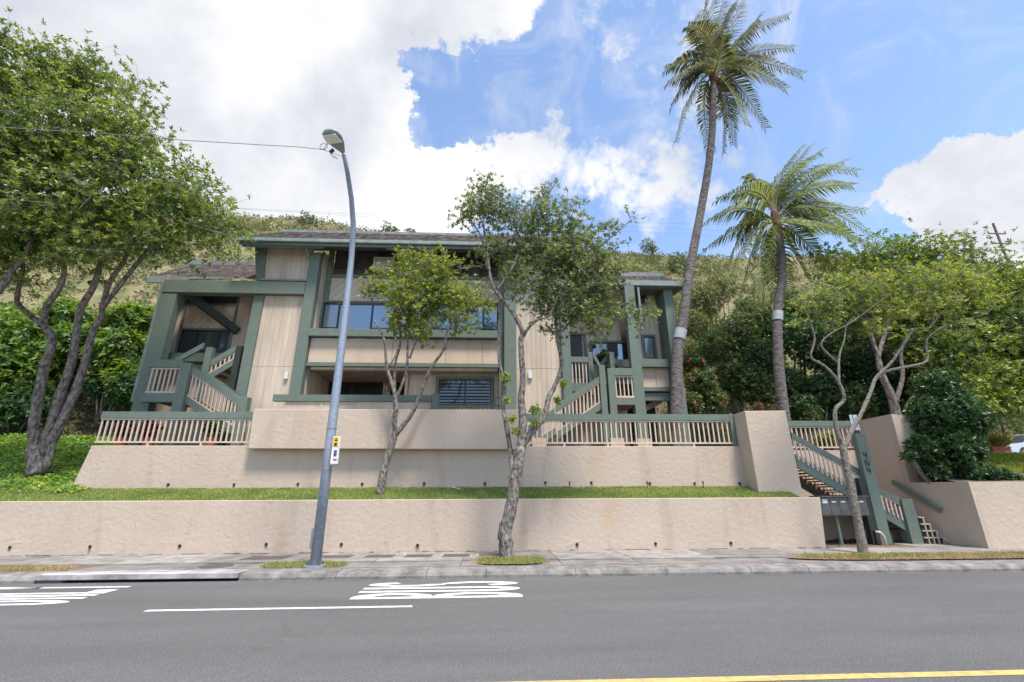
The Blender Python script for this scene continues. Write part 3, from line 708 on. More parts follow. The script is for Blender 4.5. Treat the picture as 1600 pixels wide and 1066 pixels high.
# main posts
for x0, x1, z1 in ((-7.87, -7.43, 11.76), (.56, 1.06, 12.0), (2.95, 3.32, 11.8)):
    box('post', GREEN, bd, x0, x1, 18.0, 18.34, FL, z1, bevel=.01)
box('post', GREEN, bd, .36, .555, 18.25, 18.6, FL, 12.0)
# centre bay, first storey
siding(bd, -3.42, .36, FL, 6.68, 18.9, holes=[(-2.24, .10, 5.2, 6.42)])
w = window(bd, -2.16, .02, 5.28, 6.36, 18.86, [-1.05], tw=.12, glasses=[GLASSD]*2, label='first storey window with dark louvres')
for a, b in ((-2.10, -1.10), (-1.0, -.04)):
    for i in range(7):
        MB().bar((a, 18.853, 5.38+i*.13), (b, 18.853, 5.38+i*.13), .05, .012, up=(0, .6, 1)).build('louvre', mat('louvre_glass', (.045, .045, .045), .5, .1, spec=.25), w)
box('divider_wall', SIDING, bd, -3.54, -3.43, 18.75, 21.4, FL, 6.68)
box('recess_wall', SIDING, bd, -7.4, -3.55, 21.0, 21.2, FL, 6.9)
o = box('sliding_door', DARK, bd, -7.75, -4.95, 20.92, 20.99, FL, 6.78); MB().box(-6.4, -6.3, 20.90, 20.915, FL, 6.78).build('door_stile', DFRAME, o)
box('door_trim', BEIGE, bd, -4.94, -4.84, 20.93, 20.99, FL, 6.85); box('door_trim', BEIGE, bd, -7.8, -4.94, 20.93, 20.99, 6.79, 6.86)
box('dark_opening', DARK, bd, -4.6, -3.75, 20.94, 20.99, FL, 6.9)  # dark sheet paints the shade of an open recess
sc_ = MB().box(-4.80, -4.70, 20.80, 20.92, 6.28, 6.52).build('wall_lamp', WHITE, bd)
box('recess_ceiling', mat('ceiling_paint', (.34, .25, .19), .8, .1), bd, -7.4, -3.43, 18.62, 21.0, 6.70, 6.78)
siding_side(bd, -7.42, 18.35, 21.0, FL, 12.0, 1)
# second storey: stucco apron, trim, planter ledge
for a, b in ((-7.40, -6.22), (-6.21, -4.05), (-4.04, -1.85), (-1.84, -.35), (-.34, .355)):
    box('stucco_panel', STUCCO2, bd, a, b-.006, 18.2, 18.6, 6.86, 7.86)
box('apron_trim', GREEN, bd, -7.44, .36, 18.14, 18.62, 6.70, 6.855)
box('under_trim', SIDING, bd, -7.3, .3, 18.3, 18.55, 6.60, 6.698)
box('ledge', GREEN, bd, -7.46, .37, 17.98, 18.24, 7.93, 8.25, bevel=.008)
box('ledge_floor', GREEN, bd, -7.4, .35, 18.245, 18.9, 7.99, 8.03)
box('reflection_strip', mat('pale_reflection', (.55, .57, .6), .3, .2, metal=.5), bd, -7.38, .33, 18.20, 18.3, 7.862, 7.90)  # pale strip paints the sky reflected in the glass below the ledge
siding(bd, -7.30, .36, 7.6, 9.80, 18.92, holes=[(-7.5, -4.38, 7.0, 9.8), (-2.56, .3, 7.0, 9.8)])
window(bd, -7.32, -4.40, 8.10, 9.76, 18.9, [-6.66, -5.22], glasses=[GLASSL, GLASSB, GLASSB], midbar=(0, 2), tw=.08, trims='R', label='second storey window left of the middle')
window(bd, -2.52, .30, 8.10, 9.76, 18.9, [-1.78, -.34], glasses=[GLASSB]*3, midbar=(0, 2), tw=.08, trims='L', label='second storey window right of the middle')
box('trim_band', GREEN, bd, -7.18, .36, 18.84, 18.95, 9.80, 9.88)
chevron(bd, -7.16, .36, 9.885, 11.0, 18.88, [-5.75, -3.4, -1.1])
box('corner_trim', GREEN, bd, -7.39, -7.17, 18.80, 18.95, 9.77, 12.45)
box('corner_trim', GREEN, bd, -7.39, -7.325, 18.80, 18.95, 8.1, 9.77)
box('sill_trim', GREEN, bd, -7.16, .36, 18.80, 18.92, 11.005, 11.13)
window(bd, -7.14, -4.34, 11.14, 12.40, 18.95, [-6.3, -5.1], glasses=[SCREEN, SCREEN, SCREEN], midbar=(0,), trims='')
window(bd, -2.5, .34, 11.14, 12.40, 18.95, [-1.8, -.5], glasses=[SCREEN, SCREEN, SCREEN], midbar=(2,), trims='')
siding(bd, -4.33, -2.51, 11.135, 12.45, 18.93)
ac = MB().box(-5.30, -4.42, 18.55, 18.94, 11.35, 11.92).build('air_conditioner', WHITE, bd, bevel=.02)
for i in range(6): box('vent_slat', GREY, ac, -5.22, -4.5, 18.54, 18.549, 11.42+i*.075, 11.445+i*.075)
# main roof: eave, gutter, soffit, shingles
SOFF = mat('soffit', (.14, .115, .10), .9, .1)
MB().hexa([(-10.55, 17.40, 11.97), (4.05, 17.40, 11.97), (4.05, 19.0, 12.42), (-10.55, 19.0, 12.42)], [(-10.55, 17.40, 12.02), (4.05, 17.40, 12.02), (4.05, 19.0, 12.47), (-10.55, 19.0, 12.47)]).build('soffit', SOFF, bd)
box('gutter', GREENL, bd, -10.68, 4.15, 17.26, 17.39, 11.86, 12.02, bevel=.02)
box('fascia', GREEN, bd, -10.6, 4.1, 17.391, 17.43, 11.74, 12.03)
def roof(parent, xe0, xe1, xr0, xr1, ye, ze, yr, zr, rows, seed):
    """sloping roof laid in ragged shingle courses (joined: single shingles are a few pixels)"""
    MB().hexa([(xe0, ye, ze-.06), (xe1, ye, ze-.06), (xr1, yr, zr-.06), (xr0, yr, zr-.06)], [(xe0, ye, ze), (xe1, ye, ze), (xr1, yr, zr), (xr0, yr, zr)]).build('roof_deck', BACKING, parent)
    r = random.Random(seed); mb = MB()
    for i in range(rows):
        t0, t1 = i/rows, (i+1.15)/rows; t1 = min(t1, 1)
        a0, a1 = xe0+(xr0-xe0)*t0, xe1+(xr1-xe1)*t0; x_ = a0
        while x_ < a1:
            w_ = r.uniform(.14, .26); u0, u1 = x_, min(x_+w_, a1); j = r.uniform(-.02, .03); h = r.uniform(.03, .05)
            y0_, z0_ = ye+(yr-ye)*t0+j, ze+(zr-ze)*t0; y1_, z1_ = ye+(yr-ye)*t1, ze+(zr-ze)*t1
            mb.hexa([(u0, y0_, z0_+.004), (u1-.01, y0_, z0_+.004), (u1-.01, y1_, z1_+.004), (u0, y1_, z1_+.004)],
                    [(u0, y0_, z0_+h), (u1-.01, y0_, z0_+h), (u1-.01, y1_, z1_+.012), (u0, y1_, z1_+.012)])
            x_ += w_
    o = mb.build('shingles', SHINGLE, parent); o['kind'] = 'stuff'
roof(bd, -10.6, 4.1, -9.9, 3.4, 17.42, 12.05, 19.3, 13.55, 14, 1)
box('ridge_cap', mat('ridge_metal', (.22, .20, .22), .6, .15), bd, -8.7, 3.4, 19.28, 19.5, 13.45, 13.68)
box('ridge_end', GREENL, bd, -9.95, -8.71, 19.28, 19.5, 13.45, 13.68)
for (x0, x1) in ((-10.62, -7.22), (-4.55, -3.62), (-3.22, -2.35)):
    box('eave_gutter', GREENL, bd, x0, x1, 17.62, 17.78, 11.82, 11.97, bevel=.02)
MB().tube([(-7.98, 17.5, 12.0), (-7.98, 17.62, 11.9), (-7.92, 17.86, 11.72), (-7.9, 17.93, 11.5)], .05, 8).build('downspout', GREENL, bd, smooth=True)
box('roof_bracket', GREENL, bd, -3.60, -3.44, 17.5, 17.8, 11.84, 12.12); box('roof_bracket', GREENL, bd, -3.40, -3.24, 17.5, 17.8, 11.84, 12.12)
for x_ in (-6.7, -5.75): MB().tube([(x_, 17.95, 12.08), (x_, 17.95, 12.13)], .07, 12).build('soffit_lamp', WHITE, bd)
# left tower above and below the wing roof
siding(bd, -9.86, -7.88, 10.3, 12.1, 18.2)
MB().prism([(-10.00, 10.4), (-9.70, 10.4), (-9.87, 12.2), (-10.36, 12.2)], 18.1, 18.6).build('tower_trim', GREEN, bd)
box('dark_board', BACKING, bd, -9.8, -7.88, 18.05, 18.19, 10.42, 10.50)  # thin board in the darker backing colour
siding(bd, -9.56, -7.88, FL, 9.9, 18.2, seams=(6.68,))
box('corner_trim', GREEN, bd, -9.97, -9.57, 18.12, 18.5, FL, 9.76)
siding_side(bd, -9.97, 18.5, 19.4, FL, 9.8, -1)
mtb = box('electric_meter', WHITE, bd, -8.19, -8.07, 18.10, 18.19, 6.15, 6.42)
# left wing
fr = [('post', (-13.66, -13.04, 18.0, 18.4, FL, 9.76)), ('beam', (-13.66, -7.88, 17.97, 18.36, 9.77, 10.34))]
for n_, a in fr: box(n_, GREEN, bd, *a, bevel=.012)
box('corner_trim', GREENL, bd, -13.84, -13.67, 18.1, 18.42, 5.2, 10.3)
siding_side(bd, -13.9, 18.45, 22.2, FL, 10.8, -1)
siding(bd, -14.1, -9.98, FL, 10.6, 19.42, holes=[(-13.52, -11.27, 7.5, 10.55)], seams=(6.68,))
chevron(bd, -13.52, -11.28, 8.72, 9.80, 19.40, [-12.4])
window(bd, -13.44, -11.36, 7.58, 8.62, 19.40, [-12.75, -11.85], glasses=[GLASSD]*3, tw=.09, trims='LRT', label='wide window of the left wing with a dark reflection')
window(bd, -13.52, -11.36, 9.88, 10.5, 19.40, [-12.5], glasses=[GLASSD, GLASSD], tw=.09, trims='LRB')
box('corner_trim', GREEN, bd, -11.359, -11.26, 19.36, 19.41, 8.72, 9.78); box('corner_trim', GREEN, bd, -13.56, -13.46, 19.36, 19.41, 8.72, 9.78)
box('ledge', GREEN, bd, -13.88, -10.6, 19.0, 19.40, 7.08, 7.46, bevel=.008)
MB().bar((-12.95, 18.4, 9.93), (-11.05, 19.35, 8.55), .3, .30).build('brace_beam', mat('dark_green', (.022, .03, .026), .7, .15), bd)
roof(bd, -13.5, -7.9, -13.0, -7.9, 18.38, 10.36, 18.95, 10.80, 4, 2)
roof(bd, -15.0, -7.9, -14.5, -7.9, 18.95, 10.95, 20.6, 12.45, 11, 3)
MB().prism([(-15.05, 10.62), (-13.5, 10.62), (-13.3, 10.80), (-11.5, 10.86), (-11.5, 10.93), (-15.05, 10.93)], 18.86, 18.94).build('eave_board', GREENL, bd)
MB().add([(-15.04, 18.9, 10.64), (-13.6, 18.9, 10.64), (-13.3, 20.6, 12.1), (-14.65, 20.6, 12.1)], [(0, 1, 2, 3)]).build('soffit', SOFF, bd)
box('ridge_end', GREENL, bd, -14.7, -14.1, 20.55, 20.8, 12.40, 12.62); box('ridge_cap', MATS['ridge_metal'], bd, -14.09, -10.5, 20.55, 20.8, 12.40, 12.62)
# right siding wall and wing
siding(bd, 1.07, 2.94, FL, 12.0, 18.2, seams=(6.68, 9.6))
box('electric_meter', WHITE, bd, 1.55, 1.70, 18.1, 18.19, 6.25, 6.55)
siding(bd, 3.33, 5.95, FL, 9.8, 19.5, holes=[(3.5, 4.2, 6.4, 8.7)], seams=(6.68,))
siding(bd, 3.33, 5.95, 9.81, 11.5, 18.7)
o = box('entry_door', mat('door_dark', (.025, .022, .02), .5, .2), bd, 3.5, 4.2, 19.52, 19.56, 6.4, 8.62)
box('door_trim', GREEN, bd, 4.2, 4.32, 19.45, 19.52, 6.4, 8.72); box('door_trim', GREEN, bd, 3.45, 4.2, 19.45, 19.52, 8.62, 8.72)
siding_side(bd, 3.0, 18.3, 21.5, FL, 11.8, 1)
box('corner_trim', GREEN, bd, 5.70, 6.12, 17.6, 17.95, FL, 10.25)
box('beam', GREEN, bd, 3.33, 7.95, 17.7, 17.95, 10.26, 10.56)
window(bd, 4.55, 6.0, 7.4, 8.25, 19.40, [5.3], glasses=[GLASSL, GLASSB], tw=.08, trims='TL')
box('ledge', GREEN, bd, 4.9, 6.1, 18.9, 19.35, 6.98, 7.32)
box('landing_floor', GREEN, bd, 3.33, 7.6, 18.6, 21, 6.15, 6.38)
siding(bd, 6.08, 7.52, 5.96, 10.7, 18.92, holes=[(6.7, 7.28, 7.3, 8.44), (6.3, 7.12, 9.78, 10.7)])
window(bd, 6.76, 7.22, 7.36, 8.38, 18.90, [], glasses=[GLASSL], tw=.09, label='narrow window of the right wing')
window(bd, 6.34, 7.06, 9.82, 10.6, 18.90, [], glasses=[SCREEN], tw=.06)
box('corner_trim', GREEN, bd, 7.53, 7.92, 17.95, 19.0, FL, 10.25)
box('wing_side', SIDING, bd, 7.78, 7.91, 19.0, 21.5, 5.9, 10.4)
box('ledge', GREEN, bd, 6.13, 7.66, 18.2, 18.5, 6.80, 7.14, bevel=.008)
for a, b in ((6.13, 6.95), (6.96, 7.52)): box('stucco_panel', STUCCO2, bd, a, b-.005, 18.42, 18.9, 5.97, 6.795)
box('apron_trim', GREEN, bd, 6.13, 7.52, 18.36, 18.9, 5.80, 5.965)
box('beam', GREEN, bd, 6.13, 7.52, 18.45, 18.7, 5.42, 5.74)
box('shade_panel', MATS['dark_green'], bd, 6.0, 7.52, 20.4, 20.5, FL, 5.9)  # dark panel added to paint the shaded interior under the wing
roof(bd, 4.0, 8.5, 4.0, 7.9, 17.72, 10.42, 18.7, 11.25, 8, 5)
box('eave_board', GREENL, bd, 4.0, 8.5, 17.6, 17.72, 10.27, 10.50)
MB().add([(4.0, 17.72, 10.28), (8.46, 17.72, 10.28), (8.2, 21, 10.6), (4.0, 21, 10.6)], [(0, 1, 2, 3)]).build('soffit', SOFF, bd)
box('ridge_cap', MATS['ridge_metal'], bd, 4.0, 7.3, 18.7, 18.9, 11.2, 11.46); box('ridge_end', GREENL, bd, 7.31, 7.9, 18.7, 18.9, 11.2, 11.46)
MB().tube([(6.25, 17.5, 8.2), (6.25, 17.5, 10.1)], .05, 8).build('downspout', GREENL, bd)
MB().tube([(4.66, 19.30, 8.0), (4.66, 19.36, 8.22), (4.66, 19.45, 8.25)], [.07, .06, .04], 10).build('wall_lamp', IRON, bd)
box('letter_box', IRON, bd, 4.55, 5.05, 19.3, 19.48, 7.3, 7.62)
MB().box(-.0, .0, 0, 0, 0, 0)
# patio front under the first storey
pt = thing('patio_fence', (-4.6, 16.8, 3.33), 'beige patio upstand with a green top rail above the stucco parapet', 'fence')
box('panel', SIDING, pt, -7.42, -2.16, 16.8, 16.9, 3.4, 4.985); box('top_rail', GREEN, pt, -7.86, -2.15, 16.74, 16.94, 4.99, 5.23)
box('stud', BEIGE, pt, -6.13, -6.09, 16.77, 16.80, 4.6, 4.99); box('stud', BEIGE, pt, -4.77, -4.73, 16.77, 16.80, 4.6, 4.99)
box('end_post', GREEN, pt, -2.14, -1.88, 16.7, 16.98, 3.4, 5.27)
ir = thing('iron_railing', (-.75, 16.8, 3.33), 'black iron railing in front of the louvred window', 'railing')
box('top_rail', IRON, ir, -1.87, .40, 16.79, 16.82, 5.15, 5.18); box('lower_rail', IRON, ir, -1.87, .40, 16.79, 16.82, 4.86, 4.88)
ib = MB().box(-.012, .012, -.012, .012, 0, 1).mesh('iron_bar', IRON)
for i in range(15):
    x_ = -1.78+i*.152; zt = 5.15 if i in (4, 9, 11, 13) else 4.86; inst('bar', ib, (x_, 16.805, 3.5), ir, scale=(1.3 if zt > 5 else 1, 1, zt-3.5))

# ------------------------------------------------------------------ outside stairs of the building
def flight(t, xa, za, xb, zb, y0, y1, mat_s=GREEN, tread=True, rail_h=.95, front=True, back=True, newel=True, drop=0):
    """stair flight parallel to the street between (xa,za) low and (xb,zb) high"""
    k = (zb-za)/(xb-xa); sgn = 1 if xb > xa else -1
    for y in ((y0,) if front else ())+((y1,) if back else ()):
        MB().prism(sorted_poly([(xa, za-.12), (xb, zb-.12), (xb, zb+.16), (xa, za+.16)]), y-.03, y+.03).build('stringer', mat_s, t)
        MB().prism(sorted_poly([(xa, za+rail_h-.26), (xb, zb+rail_h-.26), (xb, zb+rail_h), (xa, za+rail_h)]), y-.055, y+.055).build('handrail', mat_s, t)
        MB().prism(sorted_poly([(xa, za+rail_h-.31), (xb, zb+rail_h-.31), (xb, zb+rail_h-.265), (xa, za+rail_h-.265)]), y-.03, y+.03).build('under_rail', BEIGE, t)
        MB().prism(sorted_poly([(xa, za+.165), (xb, zb+.165), (xb, zb+.21), (xa, za+.21)]), y-.03, y+.03).build('bottom_rail', BEIGE, t)
        balusters(t, xa+sgn*.08, xb-sgn*.08, y, lambda x: za+k*(x-xa)+.20, lambda x: za+k*(x-xa)+rail_h-.30, .15)
    if tread:
        n = max(2, round(abs(zb-za)/.19)); dx = (xb-xa)/n
        for i in range(n):
            x_ = xa+dx*i; z_ = za+(zb-za)*(i+.6)/n
            box('tread', TIMBER, t, x_, x_+dx*1.1, y0+.031, y1-.031, z_-.05, z_)
def sorted_poly(p):
    a = 0
    for i in range(len(p)): a += p[i-1][0]*p[i][1]-p[i][0]*p[i-1][1]
    return p if a > 0 else p[::-1]
def newel(t, x, y, z0, z1, s=.28, mt=GREEN): 
    o = box('newel_post', mt, t, x-s/2, x+s/2, y-s/2, y+s/2, z0, z1, bevel=.01); return o
# left stair
ls = thing('timber_stair', (-11, 17.6, FL), 'green timber stair with beige balusters under the left wing', 'staircase', 'outside stairs of the building')
flight(ls, -9.35, 3.92, -11.45, 5.17, 17.6, 18.5, rail_h=1.3)
MB().prism(sorted_poly([(-7.6, 3.2), (-9.35, 4.13), (-9.35, 4.41), (-7.6, 3.4)]), 17.57, 17.63).build('stringer', GREEN, ls)
newel(ls, -11.62, 17.6, FL, 6.58, .36); newel(ls, -9.27, 17.6, FL, 5.28, .32)
box('landing_beam', GREEN, ls, -13.05, -11.81, 17.5, 17.72, 5.08, 5.42); box('landing_rail', GREEN, ls, -13.05, -11.81, 17.5, 17.72, 6.42, 6.72)
box('under_rail', BEIGE, ls, -12.98, -11.81, 17.57, 17.63, 6.36, 6.415); box('bottom_rail', BEIGE, ls, -12.98, -11.81, 17.57, 17.63, 5.425, 5.50)
balusters(ls, -12.92, -11.9, 17.6, 5.50, 6.36, .17)
box('landing_floor', TIMBER, ls, -13.0, -11.3, 17.73, 19.3, 5.2, 5.3)
flight(ls, -11.6, 6.15, -10.5, 6.95, 18.6, 19.3, rail_h=.75, back=False)
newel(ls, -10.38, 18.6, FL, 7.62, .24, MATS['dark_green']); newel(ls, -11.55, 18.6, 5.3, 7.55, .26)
MB().prism(sorted_poly([(-12.6, 6.75), (-11.65, 7.42), (-11.65, 7.65), (-12.6, 7.0)]), 18.2, 18.3).build('handrail', GREEN, ls)
newel(ls, -11.45, 17.62, FL, 6.4, .01) if False else None
# right stair
rs = thing('timber_stair', (4, 17.6, FL), 'green timber stair with beige balusters right of the middle tree', 'staircase', 'outside stairs of the building')
flight(rs, 2.55, 3.85, 4.35, 5.02, 17.6, 18.5, rail_h=1.2)
flight(rs, 1.4, 3.3, 2.5, 4.02, 17.6, 18.5, rail_h=.9)
newel(rs, 4.46, 17.62, FL, 6.66, .24); newel(rs, 4.80, 17.6, FL, 6.52, .28)
newel(rs, 1.85, 17.6, FL, 4.9, .26)
box('landing_beam', GREEN, rs, 4.95, 5.69, 17.5, 17.72, 5.06, 5.34); box('landing_rail', GREEN, rs, 4.95, 5.69, 17.5, 17.72, 6.24, 6.54)
box('under_rail', BEIGE, rs, 4.95, 5.69, 17.57, 17.63, 6.18, 6.235); box('bottom_rail', BEIGE, rs, 4.95, 5.69, 17.57, 17.63, 5.345, 5.42)
balusters(rs, 4.99, 5.64, 17.6, 5.42, 6.18, .16)
box('landing_floor', TIMBER, rs, 4.5, 5.9, 17.73, 19.3, 5.15, 5.25)
box('landing_rail', GREEN, rs, 3.34, 4.12, 18.3, 18.42, 7.0, 7.24); box('landing_beam', GREEN, rs, 3.34, 4.12, 18.3, 18.42, 5.75, 6.1)
balusters(rs, 3.42, 4.0, 18.36, 6.1, 7.0, .15); newel(rs, 4.2, 18.4, 5.6, 7.45, .2)
MB().prism(sorted_poly([(4.25, 7.15), (4.62, 6.4), (4.62, 6.65), (4.25, 7.4)]), 18.0, 18.1).build('handrail', GREEN, rs)
MB().prism(sorted_poly([(5.15, 7.15), (5.85, 6.45), (5.85, 6.68), (5.15, 7.42)]), 18.5, 18.62).build('handrail', GREEN, rs)
MB().prism(sorted_poly([(4.7, 6.9), (5.1, 7.3), (5.1, 7.52), (4.7, 7.12)]), 18.7, 18.8).build('handrail', MATS['dark_green'], rs)
newel(rs, 5.16, 18.55, 5.3, 7.5, .2)
for x_, y_ in ((4.80, 17.6), (5.9, 17.78), (1.85, 17.6)): box('footing', STUCCO2, rs, x_-.26, x_+.26, y_-.3, y_+.3, FL-.02, FL+.42)
MB().prism(sorted_poly([(6.2, 4.9), (7.5, 5.5), (7.5, 5.75), (6.2, 5.15)]), 19.4, 19.5).build('stringer', BEIGE, rs)

# ------------------------------------------------------------------ street stair at the right
ss = thing('street_stair', (12.5, 16, .2), 'green and beige timber stair climbing from the pavement up behind the pillar', 'staircase')
SL = .595
def sz(x, z0=2.92, x0=10.26): return z0-.62*(x-x0)
y0, y1 = 15.3, 16.8
for y in (y0, y1):
    MB().prism(sorted_poly([(10.22, sz(10.22)), (13.45, sz(13.45)), (13.45, sz(13.45)-.38), (10.22, sz(10.22)-.38)]), y-.03, y+.03).build('stringer', GREEN, ss)
def rail_part(xa, xb, d, y):
    MB().prism(sorted_poly([(xa, sz(xa)+.76+d), (xb, sz(xb)+.86+d), (xb, sz(xb)+.64+d), (xa, sz(xa)+.56+d)]), y-.055, y+.055).build('handrail', GREEN, ss)
    MB().prism(sorted_poly([(xa, sz(xa)+.555+d), (xb, sz(xb)+.635+d), (xb, sz(xb)+.59+d), (xa, sz(xa)+.51+d)]), y-.03, y+.03).build('under_rail', BEIGE, ss)
    balusters(ss, xa+.08, xb-.06, y-.036, lambda x: sz(x)-.10, lambda x: sz(x)+.53+d, .145)
rail_part(10.22, 12.5, 0, y0-.01); rail_part(12.62, 13.42, -.2, y0-.01); rail_part(10.22, 13.4, 0, y1)
newel(ss, 13.62, 15.36, .15, 1.55, .38)
n = 16
for i in range(n):
    x_ = 13.82-.29*(i-3) if i > 3 else 14.47-.165*(i+1); z_ = .2+.20*(i+1) if i < 4 else 1.0+.18*(i-3)
    if z_ > 3.4: break
    if i < 4:
        xa_ = max(x_, 13.825)
        box('tread', BEIGE, ss, xa_, x_+.175, 15.12, y1-.031, z_-.03, z_)
        for j in range(i+1): box('riser', BEIGE, ss, x_+.14, x_+.164, 15.121, y1-.04, .2+.2*j, .2+.2*(j+1)-.031)
        for j in range(i): box('step_edge', BEIGE, ss, xa_, x_+.139, 15.12, 15.16, .2+.2*(j+1)-.03, .2+.2*(j+1))
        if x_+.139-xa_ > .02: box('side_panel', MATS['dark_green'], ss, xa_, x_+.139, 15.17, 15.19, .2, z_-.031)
    elif x_ > 10.25: box('tread', BEIGE, ss, x_, x_+.30, y0+.031, y1-.031, z_-.04-.28, z_-.28)
    if i < 4: pass
    else:
        box('soffit_plank', TIMBER, ss, x_-.02, x_+.27, y0+.04, y1-.04, z_-.62, z_-.58) if x_ > 10.3 else None
MB().bar((14.47, 15.92, 1.06), (14.47, 15.02, .26), .03, .05).build('wall_trim', BEIGE, ss)
box('stair_pad', CONC, None, 12.9, 14.49, 14.40, 17.2, 0, .203)['kind'] = 'structure'
bed = MB().box(10.2, 12.89, 14.40, 17.6, 0, .19).build('planting_bed', mat('bark_chips', (.26, .18, .13), 1, 0, 12, 1, 40, col2=(.10, .07, .05), spec=.1)); bed['kind'] = 'structure'
# low dark wall below the stair
box('under_stair_wall', STUCCO, sl, 10.2, 14.4, 16.9, 17.05, .1, 1.3)
# chips and stones in the bed
def scatter_stones(n, region, size, mt, name, label, cat):
    V = []; F = []
    for i in range(n):
        x_, y_, z_ = region(); s = random.uniform(.5, 1.3)*size; b = len(V)
        for k in range(5):
            a = k*1.2566+random.uniform(-.3, .3); V.append((x_+math.cos(a)*s, y_+math.sin(a)*s*.8, z_))
        V.append((x_, y_, z_+s*.7)); F += [(b+k, b+(k+1) % 5, b+5) for k in range(5)]
    o = inst(name, npmesh(name, V, F, mt), (0, 0, 0)); tag(o, label, cat, kind='stuff'); return o
scatter_stones(900, lambda: (random.uniform(10.3, 12.8), random.uniform(14.45, 15.9), .19), .03, MATS['bark_chips'], 'bark_chips', 'loose bark chips in the bed under the stair', 'bark chips')
rk = random.Random(3)
for i in range(9):
    x_ = 10.45+i*.21; s = rk.uniform(.08, .13); y_ = 15.9+rk.uniform(-.1, .1)
    mb = MB(); mb.tube([(x_, y_, .17), (x_, y_, .17+s*.4), (x_+.01, y_, .17+s*.9), (x_, y_, .17+s*1.2)], [s, s*1.1, s*.8, s*.2], 7, jit=.25)
    tag(mb.build('lava_rock', mat('lava', (.04, .03, .028), .95, .3)), ['dark lava rock nearest the low wall end', 'second dark lava rock from the low wall end', 'third dark lava rock from the low wall end', 'fourth dark lava rock, left of the mailbox pedestal', 'fifth dark lava rock, behind the mailbox pedestal', 'sixth dark lava rock in the row under the stair', 'third dark lava rock from the numbered post', 'second dark lava rock from the numbered post', 'dark lava rock nearest the numbered post'][i], 'rock', 'row of dark rocks under the stair')
# white irrigation pipes round the thin tree
pp = thing('irrigation_pipe', (12.0, 14.9, .2), 'white bent plastic water pipes behind the thin tree by the stair', 'pipe')
MB().tube([(11.42, 14.8, .15), (11.40, 14.8, .52), (11.5, 14.8, .60), (11.62, 14.8, .60)], .035, 8).build('pipe', mat('pipe_white', (.62, .52, .42), .6, .1), pp, smooth=True)
MB().tube([(12.0, 14.8, .60), (12.14, 14.8, .58), (12.22, 14.8, .48), (12.25, 14.8, .15)], .035, 8).build('pipe', MATS['pipe_white'], pp, smooth=True)
pp = thing('irrigation_pipe', (-1.1, 15.7, 1.85), 'small white pipe stub with a bent arm at the foot of the upper wall', 'pipe')
MB().tube([(-1.35, 15.75, 1.8), (-1.33, 15.72, 2.06)], .02, 6).build('pipe', WHITE, pp)
MB().tube([(-1.25, 15.72, 1.8), (-1.22, 15.70, 1.99), (-1.0, 15.68, 1.93), (-.85, 15.66, 1.88)], .02, 6).build('pipe', WHITE, pp)
for x_, lab in ((2.65, 'left'), (5.25, 'middle'), (7.15, 'right')):
    t = thing('sprinkler', (x_, 15.7, 1.8), lab+' dark sprinkler riser of the three at the foot of the upper wall', 'sprinkler', 'sprinkler risers along the wall')
    MB().cyl((x_, 15.72), .014, 1.8, 2.10, 8).build('riser', IRON, t); MB().cyl((x_, 15.72), .025, 2.06, 2.14, 8).build('head', IRON, t)

# number post
np_ = thing('number_post', (12.55, 15.2, .2), 'leaning-looking green timber post with black numbers 464 beside the stair', 'post')
box('post', GREEN, np_, 12.26, 12.62, 15.0, 15.20, .2, 3.64, bevel=.012)
box('rear_post', MATS['dark_green'], np_, 12.02, 12.25, 15.02, 15.2, .2, 2.2); box('cleat', MATS['dark_green'], np_, 12.10, 12.24, 14.96, 15.015, .2, .62); box('cleat', MATS['dark_green'], np_, 12.625, 12.69, 15.02, 15.18, .2, .55)
SEG = {'4': [((0, 1), (0, .42)), ((0, .42), (1, .42)), ((.72, 1), (.72, 0))], '6': [((.95, 1), (0, .85)), ((0, .9), (0, 0)), ((0, .05), (1, .05)), ((1, 0), (1, .5)), ((1, .5), (0, .5))]}
for i, ch in enumerate('464'):
    mb = MB(); cz = 2.94-i*.25; w_, h_ = .11, .19
    for (a, b) in SEG[ch]:
        A = (12.38+a[0]*w_, 14.992, cz-h_/2+a[1]*h_); B = (12.38+b[0]*w_, 14.992, cz-h_/2+b[1]*h_)
        mb.bar(A, B, .012, .032, up=(0, 1, 0)) if False else mb.bar(A, B, .03, .012, up=(0, 1, 0))
    mb.build('digit', IRON, np_)
sg = thing('post_sign', (12.6, 15.3, 3.66), 'small white sign plate on top of the numbered green post', 'sign')
box('plate', WHITE, sg, 12.28, 12.54, 15.08, 15.10, 3.72, 4.28); box('stripe', mat('sign_blue', (.12, .2, .3), .5, .1), sg, 12.37, 12.40, 15.074, 15.079, 3.8, 4.28)
box('bracket', IRON, sg, 12.34, 12.50, 15.06, 15.12, 3.642, 3.76); box('stripe', mat('sign_pink', (.6, .3, .4), .5, .1), sg, 12.46, 12.50, 15.074, 15.079, 3.85, 4.2)
# mailboxes
mb_ = thing('mailbox_cluster', (11.2, 14.95, .2), 'bronze grey cluster mailbox on a green pedestal behind the low wall end', 'mailbox')
MB().cyl((10.97, 15.0), .055, .18, 1.05, 12).build('pedestal', GREEN, mb_); box('base_plate', GREEN, mb_, 10.8, 11.14, 14.85, 15.15, .19, .215)
box('cabinet', BRONZE, mb_, 10.42, 11.98, 14.85, 15.2, 1.06, 1.62, bevel=.01); box('hood', BRONZE, mb_, 10.38, 12.02, 14.78, 15.22, 1.622, 1.66)
for i in range(5):
    d_ = box('door', BRONZE, mb_, 10.46+i*.30, 10.74+i*.30, 14.838, 14.849, 1.09, 1.59, bevel=.004)
    box('label_plate', WHITE, d_, 10.52+i*.30, (10.66 if i else 10.68)+i*.30, 14.832, 14.837, 1.46 if i else 1.44, 1.50 if i else 1.56)

